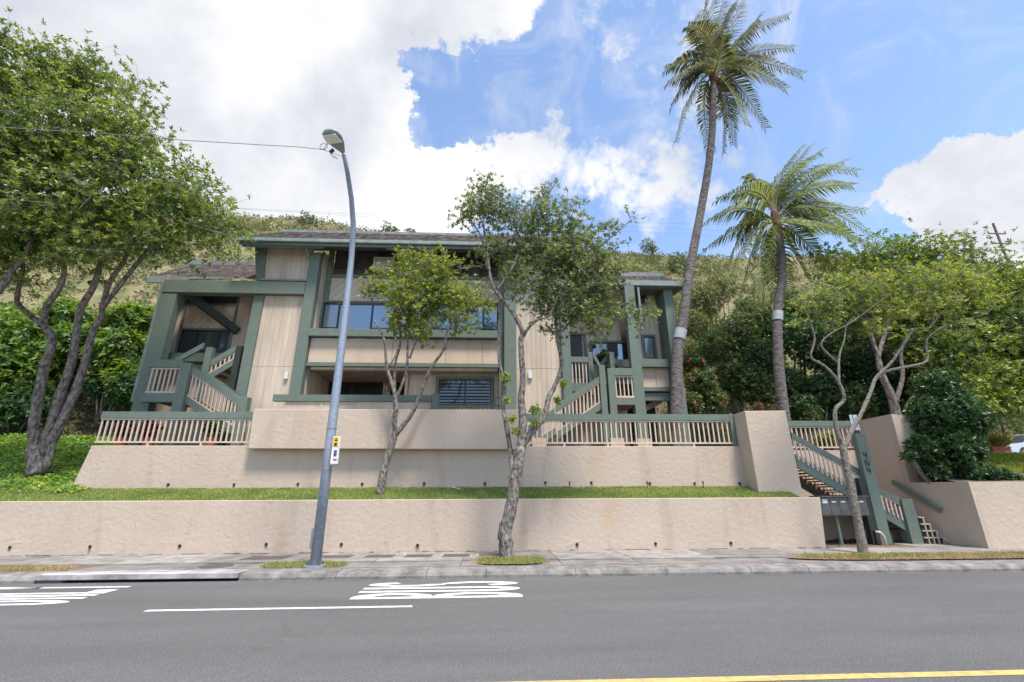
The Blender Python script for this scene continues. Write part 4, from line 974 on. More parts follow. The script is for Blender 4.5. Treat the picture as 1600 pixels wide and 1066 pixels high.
# ------------------------------------------------------------------ street lamp, bus stop sign, wires
lp = thing('street_lamp', (-3.98, 11.83, .2), 'tall galvanised street lamp curving over the road, bus stop sign on its pole', 'street lamp')
pts = [(-3.98, 11.83, .2), (-3.98, 11.83, 3.0), (-3.98, 11.83, 5.5), (-3.98, 11.80, 7.2)]
for px_, py_, Y in ((549.5, 400, 11.75), (552, 350, 11.5), (549, 310, 11.1), (543, 270, 10.65), (537, 240, 10.2)):
    pts.append(tuple(P(px_, py_, Y)))
MB().tube(pts, [.125, .115, .10, .09, .08, .075, .068, .062, .055], 16).build('pole', GALV, lp, smooth=True)
MB().cyl((-3.98, 11.83), .24, .165, .215, 16).build('base_plate', GALV, lp)
for a in range(4): MB().cyl((-3.98+.18*math.cos(a*1.57+.78), 11.83+.18*math.sin(a*1.57+.78)), .022, .215, .27, 6).build('anchor_bolt', RUST, lp)
box('hand_hole', GREY, lp, -4.14, -4.08, 11.77, 11.89, .55, 1.0)
for z_ in (1.85, 2.3, 3.3): MB().tube([(-3.98, 11.83, z_), (-3.98, 11.83, z_+.03)], .118, 16).build('clamp_band', GREY, lp)
hd = P(526, 220, 9.9); h0 = P(536, 238, 10.15); h1 = P(512, 203, 9.45)
ax = (h1-h0); side = ax.cross(Vector((0, 0, 1))).normalized(); upv = side.cross(ax).normalized()
mb = MB(); n = 16
prof = [(-.02, .05, .05), (.12, .10, .07), (.35, .19, .10), (.65, .25, .12), (.88, .22, .11), (1.0, .11, .06)]
for t_, hw, hh in prof:
    c = h0+ax*t_
    for k in range(n):
        a = 2*math.pi*k/n; mb.v.append(tuple(c+side*math.cos(a)*hw+upv*math.sin(a)*hh*(1 if math.sin(a) > 0 else .5)))
for i in range(len(prof)-1):
    for k in range(n): mb.f.append((i*n+k, i*n+(k+1) % n, (i+1)*n+(k+1) % n, (i+1)*n+k))
mb.f.append(tuple(range(n-1, -1, -1))); mb.f.append(tuple(range((len(prof)-1)*n, len(prof)*n)))
mb.build('lamp_head', mat('lamp_housing', (.30, .32, .32), .6, .08), lp, smooth=True)
dn = -upv
c = h0+ax*.66+dn*.066
MB().add([c+side*.17+ax*.22, c-side*.17+ax*.22, c-side*.20-ax*.14, c+side*.20-ax*.14, c+side*.17+ax*.22+dn*.03, c-side*.17+ax*.22+dn*.03, c-side*.20-ax*.14+dn*.03, c+side*.20-ax*.14+dn*.03],
         [(4, 5, 6, 7), (0, 1, 5, 4), (1, 2, 6, 5), (2, 3, 7, 6), (3, 0, 4, 7)]).build('lens', mat('lamp_lens', (.75, .75, .70), .3, .05), lp)
wr = thing('service_wire', (-4.1, 10.2, 10), 'thin overhead cable running left from the street lamp head', 'cable')
a = P(538, 246, 10.3); b = P(283, 219, 9.9); c2 = P(-300, 180, 9.3)
ptsw = [a, P(505, 234, 10.25), P(470, 230, 10.2), P(400, 226, 10.1), b, P(150, 208, 9.8), P(0, 199, 9.6), c2]
MB().tube(ptsw, .010, 5).build('cable', GREY, wr)
MB().tube([P(505, 234, 10.2)+Vector((.10*math.cos(t), 0, .10+.10*math.sin(t))) for t in np.linspace(-1.5, 4.6, 14)]+[P(516, 220, 10.1)], .008, 5).build('coil', IRON, wr)
MB().tube([P(516, 238, 10.2), P(521, 234, 10.2)], .05, 8).build('clamp', IRON, wr)
MB().tube([P(516, 240, 10.2), P(522, 246, 10.2), P(527, 249, 10.2), P(524, 244, 10.2)], .010, 5).build('loose_end', IRON, wr)
bs = thing('bus_stop_sign', (-3.8, 11.68, 2.8), 'small yellow and white bus stop sign strapped to the lamp post', 'sign')
MB().add([(-3.86, 11.66, 2.46), (-3.70, 11.74, 2.46), (-3.70, 11.74, 3.12), (-3.86, 11.66, 3.12), (-3.87, 11.68, 2.46), (-3.71, 11.76, 2.46), (-3.71, 11.76, 3.12), (-3.87, 11.68, 3.12)], [(0, 1, 2, 3), (7, 6, 5, 4), (0, 4, 5, 1), (3, 2, 6, 7), (0, 3, 7, 4), (1, 5, 6, 2)]).build('plate', WHITE, bs)
def on_sign(name, u0, u1, z0, z1, mt, lift=.004):
    A = Vector((-3.86, 11.66, 0)); B = Vector((-3.70, 11.74, 0)); nn = Vector((.447, -.894, 0))*lift
    p0 = A+(B-A)*u0+nn; p1 = A+(B-A)*u1+nn
    MB().add([(p0.x, p0.y, z0), (p1.x, p1.y, z0), (p1.x, p1.y, z1), (p0.x, p0.y, z1)], [(0, 1, 2, 3)]).build(name, mt, bs)
on_sign('yellow_panel', .04, .78, 2.86, 3.10, mat('sign_yellow', (.75, .42, .03), .5, .05))
on_sign('symbol', .22, .60, 2.88, 2.96, IRON, .008); on_sign('symbol', .25, .62, 3.0, 3.03, IRON, .008); on_sign('symbol', .3, .52, 3.04, 3.07, IRON, .008)
on_sign('text_strip', .84, .95, 2.5, 3.08, mat('sign_pale', (.6, .62, .6), .5, .2, 30)); on_sign('route_block', .3, .7, 2.64, 2.78, mat('sign_navy', (.05, .09, .2), .5, .3, 60), .008)
on_sign('red_mark', .3, .8, 2.54, 2.58, mat('sign_red', (.55, .08, .05), .5, .2), .008); box('lower_clip', GREY, bs, -3.88, -3.70, 11.66, 11.76, 2.42, 2.458)
# white bands on palms come with the palms; pole and power lines on the crest
up_ = thing('utility_pole', tuple(P(1577, 412, 60)), 'far brown utility pole with two cross arms on the crest at the right', 'utility pole')
A = P(1577, 414, 60); B = P(1549, 349, 60); B.x = A.x
MB().tube([A-Vector((0, 0, 3)), B], .17, 8).build('pole', BARKB, up_)
for dz in (1.9, 3.7):
    MB().bar((A.x-1.5, 60, B.z-dz), (A.x+1.5, 60, B.z-dz), .16, .16).build('cross_arm', BARKB, up_)
    for dx in (-1.45, 1.45): MB().cyl((A.x+dx, 60), .09, B.z-dz, B.z-dz+.45, 6).build('insulator', BARKB, up_)
pw = thing('power_lines', (0, 60, 43), 'three thin power lines strung along the crest of the hill', 'power lines')
for k in range(3):
    pts = []
    for i in range(31):
        u = i/30; zl = 46.5+1.6*k; zr = B.z-1.3-1.4*k
        pts.append((-150+u*(A.x+150), 60+k*.3, zl*(1-u)+zr*u-5.0*(1-(2*u-1)**2)*.35))
    MB().tube(pts, .013, 4).build('line', GALV, pw)

# ------------------------------------------------------------------ vegetation
def unit(v): return v/np.maximum(np.linalg.norm(v, axis=-1, keepdims=True), 1e-9)
def leaf_mesh(name, base, d, nrm_, L, wr_, mt):
    """one folded diamond leaf per row"""
    d = unit(d); s = unit(np.cross(d, nrm_)); u_ = np.cross(s, d); n = len(base); L = L[:, None]
    V = np.zeros((n, 4, 3)); V[:, 0] = base; V[:, 1] = base+d*L*.5+s*L*wr_*.5+u_*L*.06; V[:, 2] = base+d*L-u_*L*.10; V[:, 3] = base+d*L*.5-s*L*wr_*.5+u_*L*.06
    return npmesh(name, V, np.arange(n*4).reshape(-1, 4), mt)
def whorls(tips, axis, per, L, wr_, spread=.9, droop=.15):
    n = len(tips); k = per
    ax_ = unit(axis); ref = np.tile(np.array([[.3, .5, .2]]), (n, 1)); e1 = unit(np.cross(ax_, ref)); e2 = np.cross(ax_, e1)
    th = (np.arange(k)[None, :]*2.399+rng.uniform(0, 6.28, (n, 1)))
    sp = rng.uniform(.5, 1.1, (n, k))*spread
    dirs = ax_[:, None, :]*(1-sp[..., None]*.6)+(np.cos(th)[..., None]*e1[:, None, :]+np.sin(th)[..., None]*e2[:, None, :])*sp[..., None]
    dirs[..., 2] -= droop
    base = tips[:, None, :]-ax_[:, None, :]*(rng.uniform(0, 1, (n, k))[..., None]*L*.7)
    Ls = L*rng.uniform(.65, 1.25, (n, k))
    nn = np.tile(ax_[:, None, :], (1, k, 1))+rng.normal(0, .35, (n, k, 3))
    return base.reshape(-1, 3), dirs.reshape(-1, 3), nn.reshape(-1, 3), Ls.reshape(-1)
def spheres(spec):
    """(px, py, radius in photo px, depth) -> centres, radii in metres"""
    c = []; r = []
    for px_, py_, rp, Y in spec:
        c.append(tuple(P(px_, py_, Y))); r.append(rp*PXM(px_, py_, Y))
    return np.array(c), np.array(r)
def fill(c, r, n, shell=.5, flat=1.0):
    wgt = r**2.4; idx = rng.choice(len(c), n, p=wgt/wgt.sum())
    d = unit(rng.normal(size=(n, 3))); q = rng.uniform(0, 1, n)**shell
    q = np.where(rng.random(n) < .12, q*1.15, q)
    o = d*(q*r[idx])[:, None]; o[:, 2] *= flat
    return c[idx]+o, d
def grow(nodes, attract, jitter=.12, sag=0.0, step=.35):
    """connect every attractor to the nearest branch node; nodes = list of (pos, parent)"""
    pos = [np.array(p, float) for p, _ in nodes]; par = [q for _, q in nodes]; arr = np.array(pos)
    dist = np.min(np.linalg.norm(attract[:, None, :]-arr[None], axis=2), axis=1); order = np.argsort(dist)
    cap = len(pos)+len(attract)*8; big = np.zeros((cap, 3)); big[:len(pos)] = arr; m_ = len(pos); tips = []
    for i in order:
        a = attract[i]; dd = np.linalg.norm(big[:m_]-a, axis=1)+np.maximum(0, big[:m_, 2]-a[2])*.8; j = int(np.argmin(dd)); d0 = np.linalg.norm(big[j]-a)
        k = min(6, max(1, int(d0/step))); prev = j
        for s_ in range(1, k+1):
            t_ = s_/k; p = big[j]*(1-t_)+a*t_
            if s_ < k: p = p+rng.normal(0, jitter*min(1, d0), 3)*.5+np.array([0, 0, -.12*d0*math.sin(t_*3.14)])
            big[m_] = p; par.append(prev); prev = m_; m_ += 1
        tips.append(prev)
    return big[:m_], par, tips
def branches_mesh(name, pos, par, fixed, mt, parent, rmin=.008, k=.011, sides=5, rmax=.2):
    n = len(pos); cnt = np.zeros(n)
    has = np.zeros(n, bool)
    for i in range(n):
        if par[i] >= 0: has[par[i]] = True
    cnt[~has] = 1
    for i in range(n-1, -1, -1):
        if par[i] >= 0: cnt[par[i]] += cnt[i]
    V = []; F = []
    for i in range(n):
        p = par[i]
        if p < 0 or i < fixed: continue
        r1 = max(rmin, min(rmax, k*math.sqrt(cnt[i]))); r0 = max(rmin, min(rmax, k*math.sqrt(cnt[i])*1.15))
        a = pos[p]; b = pos[i]; d = b-a; L_ = np.linalg.norm(d)
        if L_ < 1e-4: continue
        d /= L_; x_ = np.cross(d, (.3, .5, .81)); x_ /= np.linalg.norm(x_); y_ = np.cross(d, x_); s0 = len(V)
        sd_ = sides if r1 > .02 else 3
        for c_, r_ in ((a, r0), (b, r1)):
            for q in range(sd_):
                t_ = 2*math.pi*q/sd_; V.append(c_+x_*math.cos(t_)*r_+y_*math.sin(t_)*r_)
        for q in range(sd_): F.append((s0+q, s0+(q+1) % sd_, s0+sd_+(q+1) % sd_, s0+sd_+q))
    if not V: return None
    me = npmesh(name, np.array(V), np.array(F), mt, True); o = _place(name, me, parent); o['kind'] = 'stuff'; return o
def _place(name, me, parent):
    off = W[parent.name]
    me.transform(Matrix.Translation(-off)); return inst(name, me, off, parent)
def smooth_path(pts, rad, sub=4):
    P_ = [Vector(p) for p in pts]; out = []; ro = []
    for i in range(len(P_)-1):
        p0 = P_[max(i-1, 0)]; p1 = P_[i]; p2 = P_[i+1]; p3 = P_[min(i+2, len(P_)-1)]
        for s_ in range(sub):
            t = s_/sub
            out.append(.5*((2*p1)+(-p0+p2)*t+(2*p0-5*p1+4*p2-p3)*t*t+(-p0+3*p1-3*p2+p3)*t**3)); ro.append(rad[i]*(1-t)+rad[i+1]*t)
    out.append(P_[-1]); ro.append(rad[-1]); return out, ro
def tree(name, label, cat, base, stems, crown, mt, bark, clusters, per_cluster, leaf, wr_=.42, per=6, crad=.38, twigs=0, group=None, shell=.45, rminT=.008, kT=.011, jit=.05, upw=.6, stem_from=.3):
    """stems: list of ([(px,py,depth),...], r0, r1); crown: spheres; leaves in whorls round twig tips"""
    t = thing(name, base, label, cat, group)
    nodes = []; tm = MB()
    for pts, r0, r1 in stems:
        w_ = [P(*p) if len(p) == 3 else Vector(p[1]) for p in pts]; n = len(w_)
        path, rr = smooth_path(w_, [r0+(r1-r0)*(i/(n-1))**.8 for i in range(n)])
        tm.tube(path, rr, 10, jit=jit)
        st = int(len(path)*stem_from)
        for i in range(st, len(path)):
            nodes.append((tuple(path[i]), len(nodes)-1 if i > st else -1))
    tm.build('trunk', bark, t, smooth=True)
    c, r = spheres(crown); att, ad = fill(c, r, clusters, shell)
    pos, par, tips = grow(nodes, att)
    branches_mesh('branches', pos, par, len(nodes), bark, t, rminT, kT)
    nt_ = per_cluster
    tp = np.repeat(att, nt_, 0)+rng.normal(0, crad, (len(att)*nt_, 3))*np.array([1, 1, .75])
    axd = np.repeat(ad, nt_, 0)*.7+rng.normal(0, .45, (len(tp), 3)); axd[:, 2] += upw
    b_, d_, n_, L_ = whorls(tp, axd, per, leaf, wr_)
    me = leaf_mesh('leaves', b_, d_, n_, L_, wr_, mt); _place('crown', me, t)
    if twigs:
        V = []; k_ = len(tp)//twigs if twigs < len(tp) else 1
        sel = rng.choice(len(tp), min(twigs, len(tp)), replace=False); src = np.repeat(att, nt_, 0)[sel]; dst = tp[sel]+axd[sel]*.1
        w3 = .006; sd_ = unit(np.cross(dst-src, [0, 1, 0.1]))*w3
        V = np.stack([src-sd_*1.5, src+sd_*1.5, dst+sd_*.6, dst-sd_*.6], 1)
        _place('twigs', npmesh('twigs', V, np.arange(len(sel)*4).reshape(-1, 4), TWIG), t)
    return t
def L3(pts, Y, dY=0):
    n = len(pts); return [(p[0], p[1], Y+dY*i/(n-1)) for i, p in enumerate(pts)]

# tree 1, big tree at the left
S1 = [(L3([(62, 742), (60, 722), (57, 700)], 16.8), .33, .27),
      (L3([(56, 705), (53, 665), (68, 580), (82, 533), (68, 505), (75, 476), (96, 444), (100, 405), (90, 340), (60, 270)], 16.8, -2.5), .18, .05),
      (L3([(68, 508), (32, 480), (27, 462), (36, 419), (30, 370), (0, 310)], 16.1, -1.5), .10, .04),
      (L3([(64, 715), (93, 622), (114, 558), (125, 487), (146, 448), (157, 405), (160, 330), (130, 230), (110, 150)], 16.8, -2.2), .165, .05),
      (L3([(70, 712), (90, 672), (118, 612), (135, 558), (146, 515), (160, 495), (160, 482), (178, 458), (214, 412), (250, 370), (300, 330)], 16.8, -1.5), .165, .05),
      (L3([(160, 482), (172, 440), (200, 395), (215, 320), (200, 240)], 16.0, -1.5), .10, .04),
      (L3([(70, 735), (83, 690), (82, 640)], 16.7), .12, .09),
      (L3([(-60, 520), (0, 451), (21, 419), (39, 400), (60, 350)], 14.5), .13, .06)]
crown1 = [(40, 130, 62, 14.5), (100, 125, 50, 14.8), (150, 120, 48, 14.8), (195, 150, 40, 14.8), (25, 220, 80, 14), (110, 220, 75, 14.3), (185, 220, 60, 14.6), (235, 200, 26, 15),
          (60, 320, 75, 14.4), (150, 310, 70, 14.4), (225, 275, 52, 14.8), (275, 305, 48, 15), (315, 330, 40, 15), (335, 365, 28, 15), (260, 360, 45, 15), (205, 370, 45, 14.8), (30, 390, 50, 14.8), (110, 390, 45, 14.8), (170, 400, 32, 14.8),
          (-20, 110, 60, 13.6), (-60, 220, 90, 13.5), (-60, 350, 90, 14), (300, 395, 16, 15), (260, 255, 26, 15), (290, 275, 26, 15), (0, 28, 9, 13.6)]
tree('shade_tree', 'large leafy tree with three grey trunks at the left edge, covering the sky', 'tree', tuple(P(62, 742, 16.8)), S1, crown1, LEAF1, BARKB, 620, 18, .165, per=7, crad=.42, twigs=2600, wr_=.40, kT=.010)
# tree 2, small bright tree on the grass strip
S2 = [(L3([(592, 778), (602, 725), (612, 697), (618, 672)], 15.2), .13, .10),
      (L3([(618, 675), (616, 655), (619, 638), (616, 612), (606, 580), (603, 560), (600, 530), (585, 500)], 15.2, -.3), .10, .03),
      (L3([(616, 682), (641, 650), (653, 626), (662, 601), (674, 574), (694, 545), (698, 520), (715, 495), (735, 480)], 15.2, -.3), .085, .025),
      (L3([(617, 640), (617, 574), (626, 532), (620, 490), (618, 460)], 15.2, .3), .06, .02),
      (L3([(618, 625), (635, 580), (637, 532), (642, 480), (650, 430)], 15.2, .2), .06, .02),
      (L3([(640, 560), (655, 520), (670, 480), (690, 430), (698, 390)], 15.2, .2), .04, .02),
      (L3([(606, 576), (622, 545), (614, 520)], 15.0), .035, .02)]
crown2 = [(596, 450, 20, 15.2), (636, 425, 34, 15.2), (668, 440, 40, 15.2), (692, 410, 22, 15.2), (697, 388, 13, 15.2), (625, 470, 34, 15.2), (665, 480, 38, 15.2), (700, 455, 36, 15.2), (728, 465, 30, 15.2), (745, 490, 22, 15.2),
          (655, 515, 28, 15.2), (640, 405, 18, 15.2), (715, 500, 22, 15.2), (575, 460, 7, 15.2), (625, 500, 22, 15.2), (762, 478, 9, 15.2)]
tree('small_tree', 'small bright green tree with slender forked stems on the grass strip', 'tree', tuple(P(592, 778, 15.2)), S2, crown2, LEAF2, BARK, 230, 10, .12, per=7, crad=.20, twigs=900, wr_=.42, kT=.007, rminT=.006)
# tree 3, middle tree by the kerb
S3 = [(L3([(792, 876), (791, 850), (789, 830), (797, 800), (804, 755), (814, 698)], 12.83), .20, .15),
      (L3([(812, 705), (817, 665), (814, 620), (817, 597), (814, 535), (816, 518), (802, 490), (782, 465), (768, 442), (762, 400), (755, 350)], 12.83, -.3), .13, .03),
      (L3([(803, 745), (799, 719), (793, 674), (786, 638), (788, 605), (779, 555), (780, 500), (782, 470)], 12.83, .3), .085, .03),
      (L3([(815, 700), (829, 677), (850, 650), (858, 620), (866, 605), (878, 569), (870, 527), (869, 484), (875, 430), (890, 380)], 12.83, .5), .11, .03),
      (L3([(816, 528), (826, 512), (840, 500), (860, 490), (880, 440)], 12.7, -.3), .06, .02),
      (L3([(870, 527), (895, 500), (930, 470), (970, 480)], 13.1, .3), .04, .02),
      (L3([(776, 455), (800, 420), (815, 380), (835, 330), (842, 300)], 12.6, -.2), .045, .015),
      (L3([(880, 440), (915, 400), (950, 375), (985, 345)], 12.9), .04, .012),
      (L3([(762, 420), (752, 370), (735, 340), (745, 300)], 12.6), .04, .012)]
crown3 = [(735, 330, 28, 12.7), (762, 315, 30, 12.7), (755, 290, 14, 12.7), (785, 345, 32, 12.7), (830, 350, 38, 12.8), (845, 310, 20, 12.8), (875, 350, 38, 12.8), (915, 370, 32, 12.8), (860, 400, 45, 12.8), (905, 410, 42, 12.8), (940, 400, 28, 12.8),
          (810, 400, 36, 12.8), (770, 390, 26, 12.7), (840, 450, 40, 12.8), (890, 460, 42, 12.8), (935, 450, 34, 12.9), (870, 495, 28, 12.9), (915, 495, 30, 12.9), (960, 480, 26, 13), (990, 490, 16, 13), (1015, 490, 15, 13), (985, 345, 14, 12.9),
          (955, 355, 16, 12.9), (735, 420, 16, 12.7), (750, 445, 16, 12.7), (940, 520, 16, 13), (800, 440, 24, 12.8), (960, 420, 20, 12.9)]
t3 = tree('kerb_tree', 'grey barked tree with a sparse crown growing from the verge in front of the walls', 'tree', tuple(P(793, 874, 12.83)), S3, crown3, LEAF3, BARK, 560, 8, .105, per=7, crad=.20, twigs=3000, wr_=.42, kT=.0065, rminT=.006, jit=.10)
c, r = spheres([(836, 640, 9, 12.7), (800, 655, 8, 12.7), (806, 672, 7, 12.7), (790, 590, 9, 12.9), (792, 625, 7, 12.9), (880, 600, 8, 13), (835, 660, 9, 12.7), (872, 625, 7, 12.9), (795, 745, 4, 12.9)])
tp, ad = fill(c, r, 220, .6); b_, d_, n_, L_ = whorls(tp, ad+np.array([0, 0, .3]), 5, .09, .42); _place('sprouts', leaf_mesh('sprouts', b_, d_, n_, L_, .42, LEAF2), t3)
# tree 4, thin tree in front of the stair
S4 = [(L3([(1350, 870), (1341, 819), (1328, 756), (1320, 716), (1316, 690)], 13.1), .125, .09),
      (L3([(1317, 695), (1308, 675), (1305, 641), (1319, 624), (1309, 595), (1288, 572), (1267, 558), (1273, 532), (1267, 506), (1255, 480)], 13.1, -.2), .075, .016),
      (L3([(1318, 705), (1331, 672), (1343, 652), (1361, 611), (1369, 590), (1393, 566), (1414, 535), (1430, 514), (1456, 509), (1457, 459), (1450, 430)], 13.1, .2), .075, .016),
      (L3([(1369, 592), (1385, 580), (1414, 574), (1448, 564), (1447, 538), (1456, 522), (1493, 503), (1540, 490), (1560, 470)], 13.2, .3), .055, .012),
      (L3([(1311, 600), (1311, 559), (1319, 532), (1325, 505), (1350, 480)], 13.1, .2), .04, .012),
      (L3([(1309, 566), (1283, 540), (1300, 520), (1327, 506), (1356, 485), (1390, 460)], 13, -.2), .035, .010),
      (L3([(1456, 509), (1480, 480), (1520, 455)], 13.3), .03, .012)]
crown4 = [(1262, 480, 20, 13.1), (1290, 465, 24, 13.1), (1325, 450, 28, 13.1), (1355, 455, 26, 13.1), (1385, 445, 28, 13.1), (1420, 445, 30, 13.1), (1455, 435, 28, 13.2), (1490, 435, 26, 13.3), (1520, 450, 22, 13.4), (1545, 470, 15, 13.5),
          (1400, 480, 28, 13.1), (1350, 490, 22, 13.1), (1300, 500, 18, 13.1), (1440, 475, 24, 13.2), (1480, 470, 24, 13.3), (1375, 510, 18, 13.1), (1500, 500, 14, 13.3), (1530, 430, 12, 13.3), (1245, 500, 10, 13.1)]
tree('leaning_tree', 'thin pale tree with crooked bare branches in front of the street stair', 'tree', tuple(P(1350, 868, 13.1)), S4, crown4, LEAF4, BARKP, 400, 5, .11, per=6, crad=.17, twigs=1300, wr_=.38, kT=.0055, rminT=.0055, jit=.10)
# tree 5, big crown behind
S5 = [(L3([(1402, 655), (1393, 620), (1380, 590), (1372, 560), (1360, 520)], 18.5), .20, .07), (L3([(1398, 632), (1410, 590), (1408, 550), (1420, 520)], 18.5), .11, .05),
      (L3([(1384, 598), (1372, 560), (1390, 500), (1400, 450)], 18.5), .12, .06), (L3([(1415, 640), (1440, 600), (1470, 570), (1500, 540)], 18.6), .10, .05)]
crown5 = [(1335, 430, 38, 19), (1310, 400, 18, 19), (1370, 410, 34, 19), (1410, 405, 32, 19), (1440, 395, 24, 19), (1475, 410, 36, 19), (1505, 400, 20, 19), (1540, 430, 40, 19), (1580, 450, 40, 19), (1620, 470, 50, 19), (1560, 500, 60, 18.5), (1500, 480, 50, 18.5), (1440, 460, 50, 19),
          (1600, 540, 70, 18.5), (1510, 560, 55, 18), (1340, 480, 40, 19.5), (1470, 540, 40, 18), (1555, 605, 48, 18), (1610, 590, 45, 18.5), (1400, 470, 50, 19.5), (1310, 470, 30, 19.5), (1650, 560, 70, 19), (1490, 385, 10, 19), (1415, 385, 10, 19), (1500, 610, 35, 17.5)]
tree('garden_tree', 'broad dense tree with yellow tinged crown behind the stair wall at the right', 'tree', tuple(P(1402, 655, 18.5)), S5, crown5, LEAF5, BARKB, 860, 15, .17, per=7, crad=.45, twigs=1200, wr_=.42, kT=.009)

# ------------------------------------------------------------------ shrubs
def shrub(name, label, spec, mt, n_tips, leaf, per=7, wr_=.42, cat='shrub', group=None, core=True, upw=.7, crad=.0, droop=.15, flowers=None):
    c, r = spheres(spec); base = (float(c[:, 0].mean()), float(c[:, 1].mean()), float((c[:, 2]-r).min()))
    t = thing(name, base, label, cat, group)
    tp, ad = fill(c, r, n_tips, .32); axd = ad*.8+rng.normal(0, .35, tp.shape); axd[:, 2] += upw
    b_, d_, n_, L_ = whorls(tp, axd, per, leaf, wr_, droop=droop)
    _place('foliage', leaf_mesh('foliage', b_, d_, n_, L_, wr_, mt), t)
    # stems inside, from the ground up to the leaf masses
    mb = MB()
    for i in range(len(c)):
        for q in range(3):
            e = c[i]+np.array([random.uniform(-.6, .6), random.uniform(-.6, .6), random.uniform(0, .5)])*r[i]
            b0 = np.array(base)+np.array([(e[0]-base[0])*.5, (e[1]-base[1])*.5, -.3])
            mid = (b0+e)/2+np.array([random.uniform(-.3, .3), random.uniform(-.3, .3), 0])*r[i]
            mb.tube([b0, mid, e], [.06, .04, .015], 5)
    mb.build('stems', BARKB, t, smooth=True)
    if flowers:
        fm, fn, fs = flowers; tp, ad = fill(c, r*1.02, fn, .12); b_, d_, n_, L_ = whorls(tp, ad, 5, fs, .7); _place('flowers', leaf_mesh('flowers', b_, d_, n_, L_, .7, fm), t)['kind'] = 'stuff'
    return t
G1 = 'lime green shrubs behind the lawn'
shrub('broadleaf_shrub', 'lime green large leaved shrub left of the big tree trunks', [(0, 520, 50, 24), (50, 540, 48, 24), (-60, 560, 60, 24), (20, 590, 45, 23.5)], LEAFS, 1500, .34, 8, .36, group=G1, upw=.4, droop=.35)
shrub('broadleaf_shrub', 'lime green shrub seen between the trunks of the big tree', [(100, 500, 36, 24.5), (120, 540, 36, 24), (90, 570, 34, 24)], LEAFS, 900, .34, 8, .36, group=G1, upw=.4, droop=.35)
shrub('broadleaf_shrub', 'lime green shrub directly left of the building frame post', [(205, 505, 36, 24), (190, 550, 42, 23.5), (240, 500, 20, 24.5), (170, 520, 26, 24), (200, 590, 30, 23)], LEAFS, 1400, .32, 8, .36, group=G1, upw=.4, droop=.35)
shrub('shade_shrub', 'dark green shrub low behind the lawn at the left edge', [(20, 640, 42, 22.8), (-40, 640, 50, 22.8), (70, 630, 34, 23)], LEAFD, 900, .22, 7, group='dark shrubs low behind the lawn')
shrub('shade_shrub', 'dark green shrub low against the terrace railing end', [(200, 610, 26, 22), (160, 600, 22, 23)], LEAFD, 700, .2, 7, group='dark shrubs low behind the lawn')
HG = 'shrubs massed on the slope right of the building'
specs = [('dense_shrub', 'olive shrub high on the slope just right of the tall palm', [(1100, 470, 28, 27), (1125, 450, 24, 28), (1085, 505, 24, 26)], LEAFO, 1300, .16),
         ('dense_shrub', 'mid green bushy shrub half way between the two palm trunks', [(1150, 520, 34, 24), (1120, 545, 30, 23.5), (1175, 490, 28, 25)], LEAFH, 1600, .17),
         ('dense_shrub', 'dark shrub directly behind the smaller palm trunk', [(1215, 520, 36, 24.5), (1240, 480, 24, 25.5), (1190, 560, 32, 23)], LEAFD, 1800, .17),
         ('dense_shrub', 'dark shrub right of the smaller palm, under the thin tree', [(1270, 540, 36, 23), (1290, 500, 34, 24), (1310, 570, 34, 22.5)], LEAFD, 1800, .17),
         ('dense_shrub', 'green shrub above the stucco pillar', [(1170, 600, 30, 21), (1140, 590, 26, 21.5), (1200, 620, 24, 20.8)], LEAFH, 1400, .15),
         ('dense_shrub', 'fine leaved green shrub behind the rear stair railing', [(1255, 640, 26, 20.6), (1285, 615, 32, 21), (1230, 600, 26, 21.5)], LEAFD, 1700, .14),
         ('dense_shrub', 'dark climbing shrub between the rear railing and the tall side wall', [(1330, 630, 34, 20.6), (1365, 600, 34, 21.5), (1345, 570, 34, 22), (1380, 640, 26, 21)], LEAFD, 2200, .14),
         ('dense_shrub', 'small pale shrub low behind the rear railing', [(1262, 650, 16, 20.2)], LEAFH, 380, .10)]
specs += [('dense_shrub', 'tall green shrub mass behind the thin tree crown', [(1330, 520, 40, 23), (1380, 500, 44, 23.5), (1420, 540, 40, 22.5), (1390, 570, 34, 22)], LEAFH, 2600, .18),
         ('dense_shrub', 'dark green shrub mass behind the broad tree trunks', [(1430, 600, 36, 21.5), (1460, 560, 44, 22), (1400, 620, 30, 21)], LEAFD, 2200, .17),
         ('dense_shrub', 'yellow green shrub mass behind the broad tree at the right edge', [(1520, 500, 60, 33), (1580, 480, 50, 34), (1600, 560, 60, 34), (1590, 640, 50, 36), (1650, 650, 50, 36)], LEAF5, 3200, .19),
         ('dense_shrub', 'green shrub behind the large dark wall shrub', [(1530, 600, 46, 31), (1500, 640, 40, 31), (1545, 625, 30, 31)], LEAFH, 2600, .17)]
for nm, lab, sp, mt_, n_, lf in specs: shrub(nm, lab, sp, mt_, n_, lf, group=HG)
shrub('flowering_shrub', 'shrub with red flowers beside the foot of the tall palm', [(1095, 600, 24, 19.5), (1080, 630, 18, 19), (1115, 625, 20, 19.3), (1085, 570, 18, 20.5)], LEAFH, 1700, .12, cat='flowering shrub', flowers=(FLOWER, 70, .11))
shrub('wall_shrub', 'large dark shrub spilling over the low street wall at the right', [(1450, 650, 30, 15.6), (1465, 610, 34, 16), (1500, 650, 38, 15.6), (1440, 700, 22, 15.2), (1480, 705, 32, 15.2), (1508, 700, 26, 15.1), (1515, 648, 17, 16), (1515, 735, 20, 14.9), (1460, 735, 18, 15.1), (1420, 712, 10, 15.0)], LEAFD, 3400, .14, flowers=(mat('flower_orange', (.6, .22, .1), .6, .2, island=.2), 26, .05))
shrub('wall_shrub', 'low feathery green plant on the street wall at the right end', [(1545, 738, 14, 14.8), (1570, 742, 11, 14.8), (1590, 748, 8, 14.8)], LEAFD, 700, .07, 6)
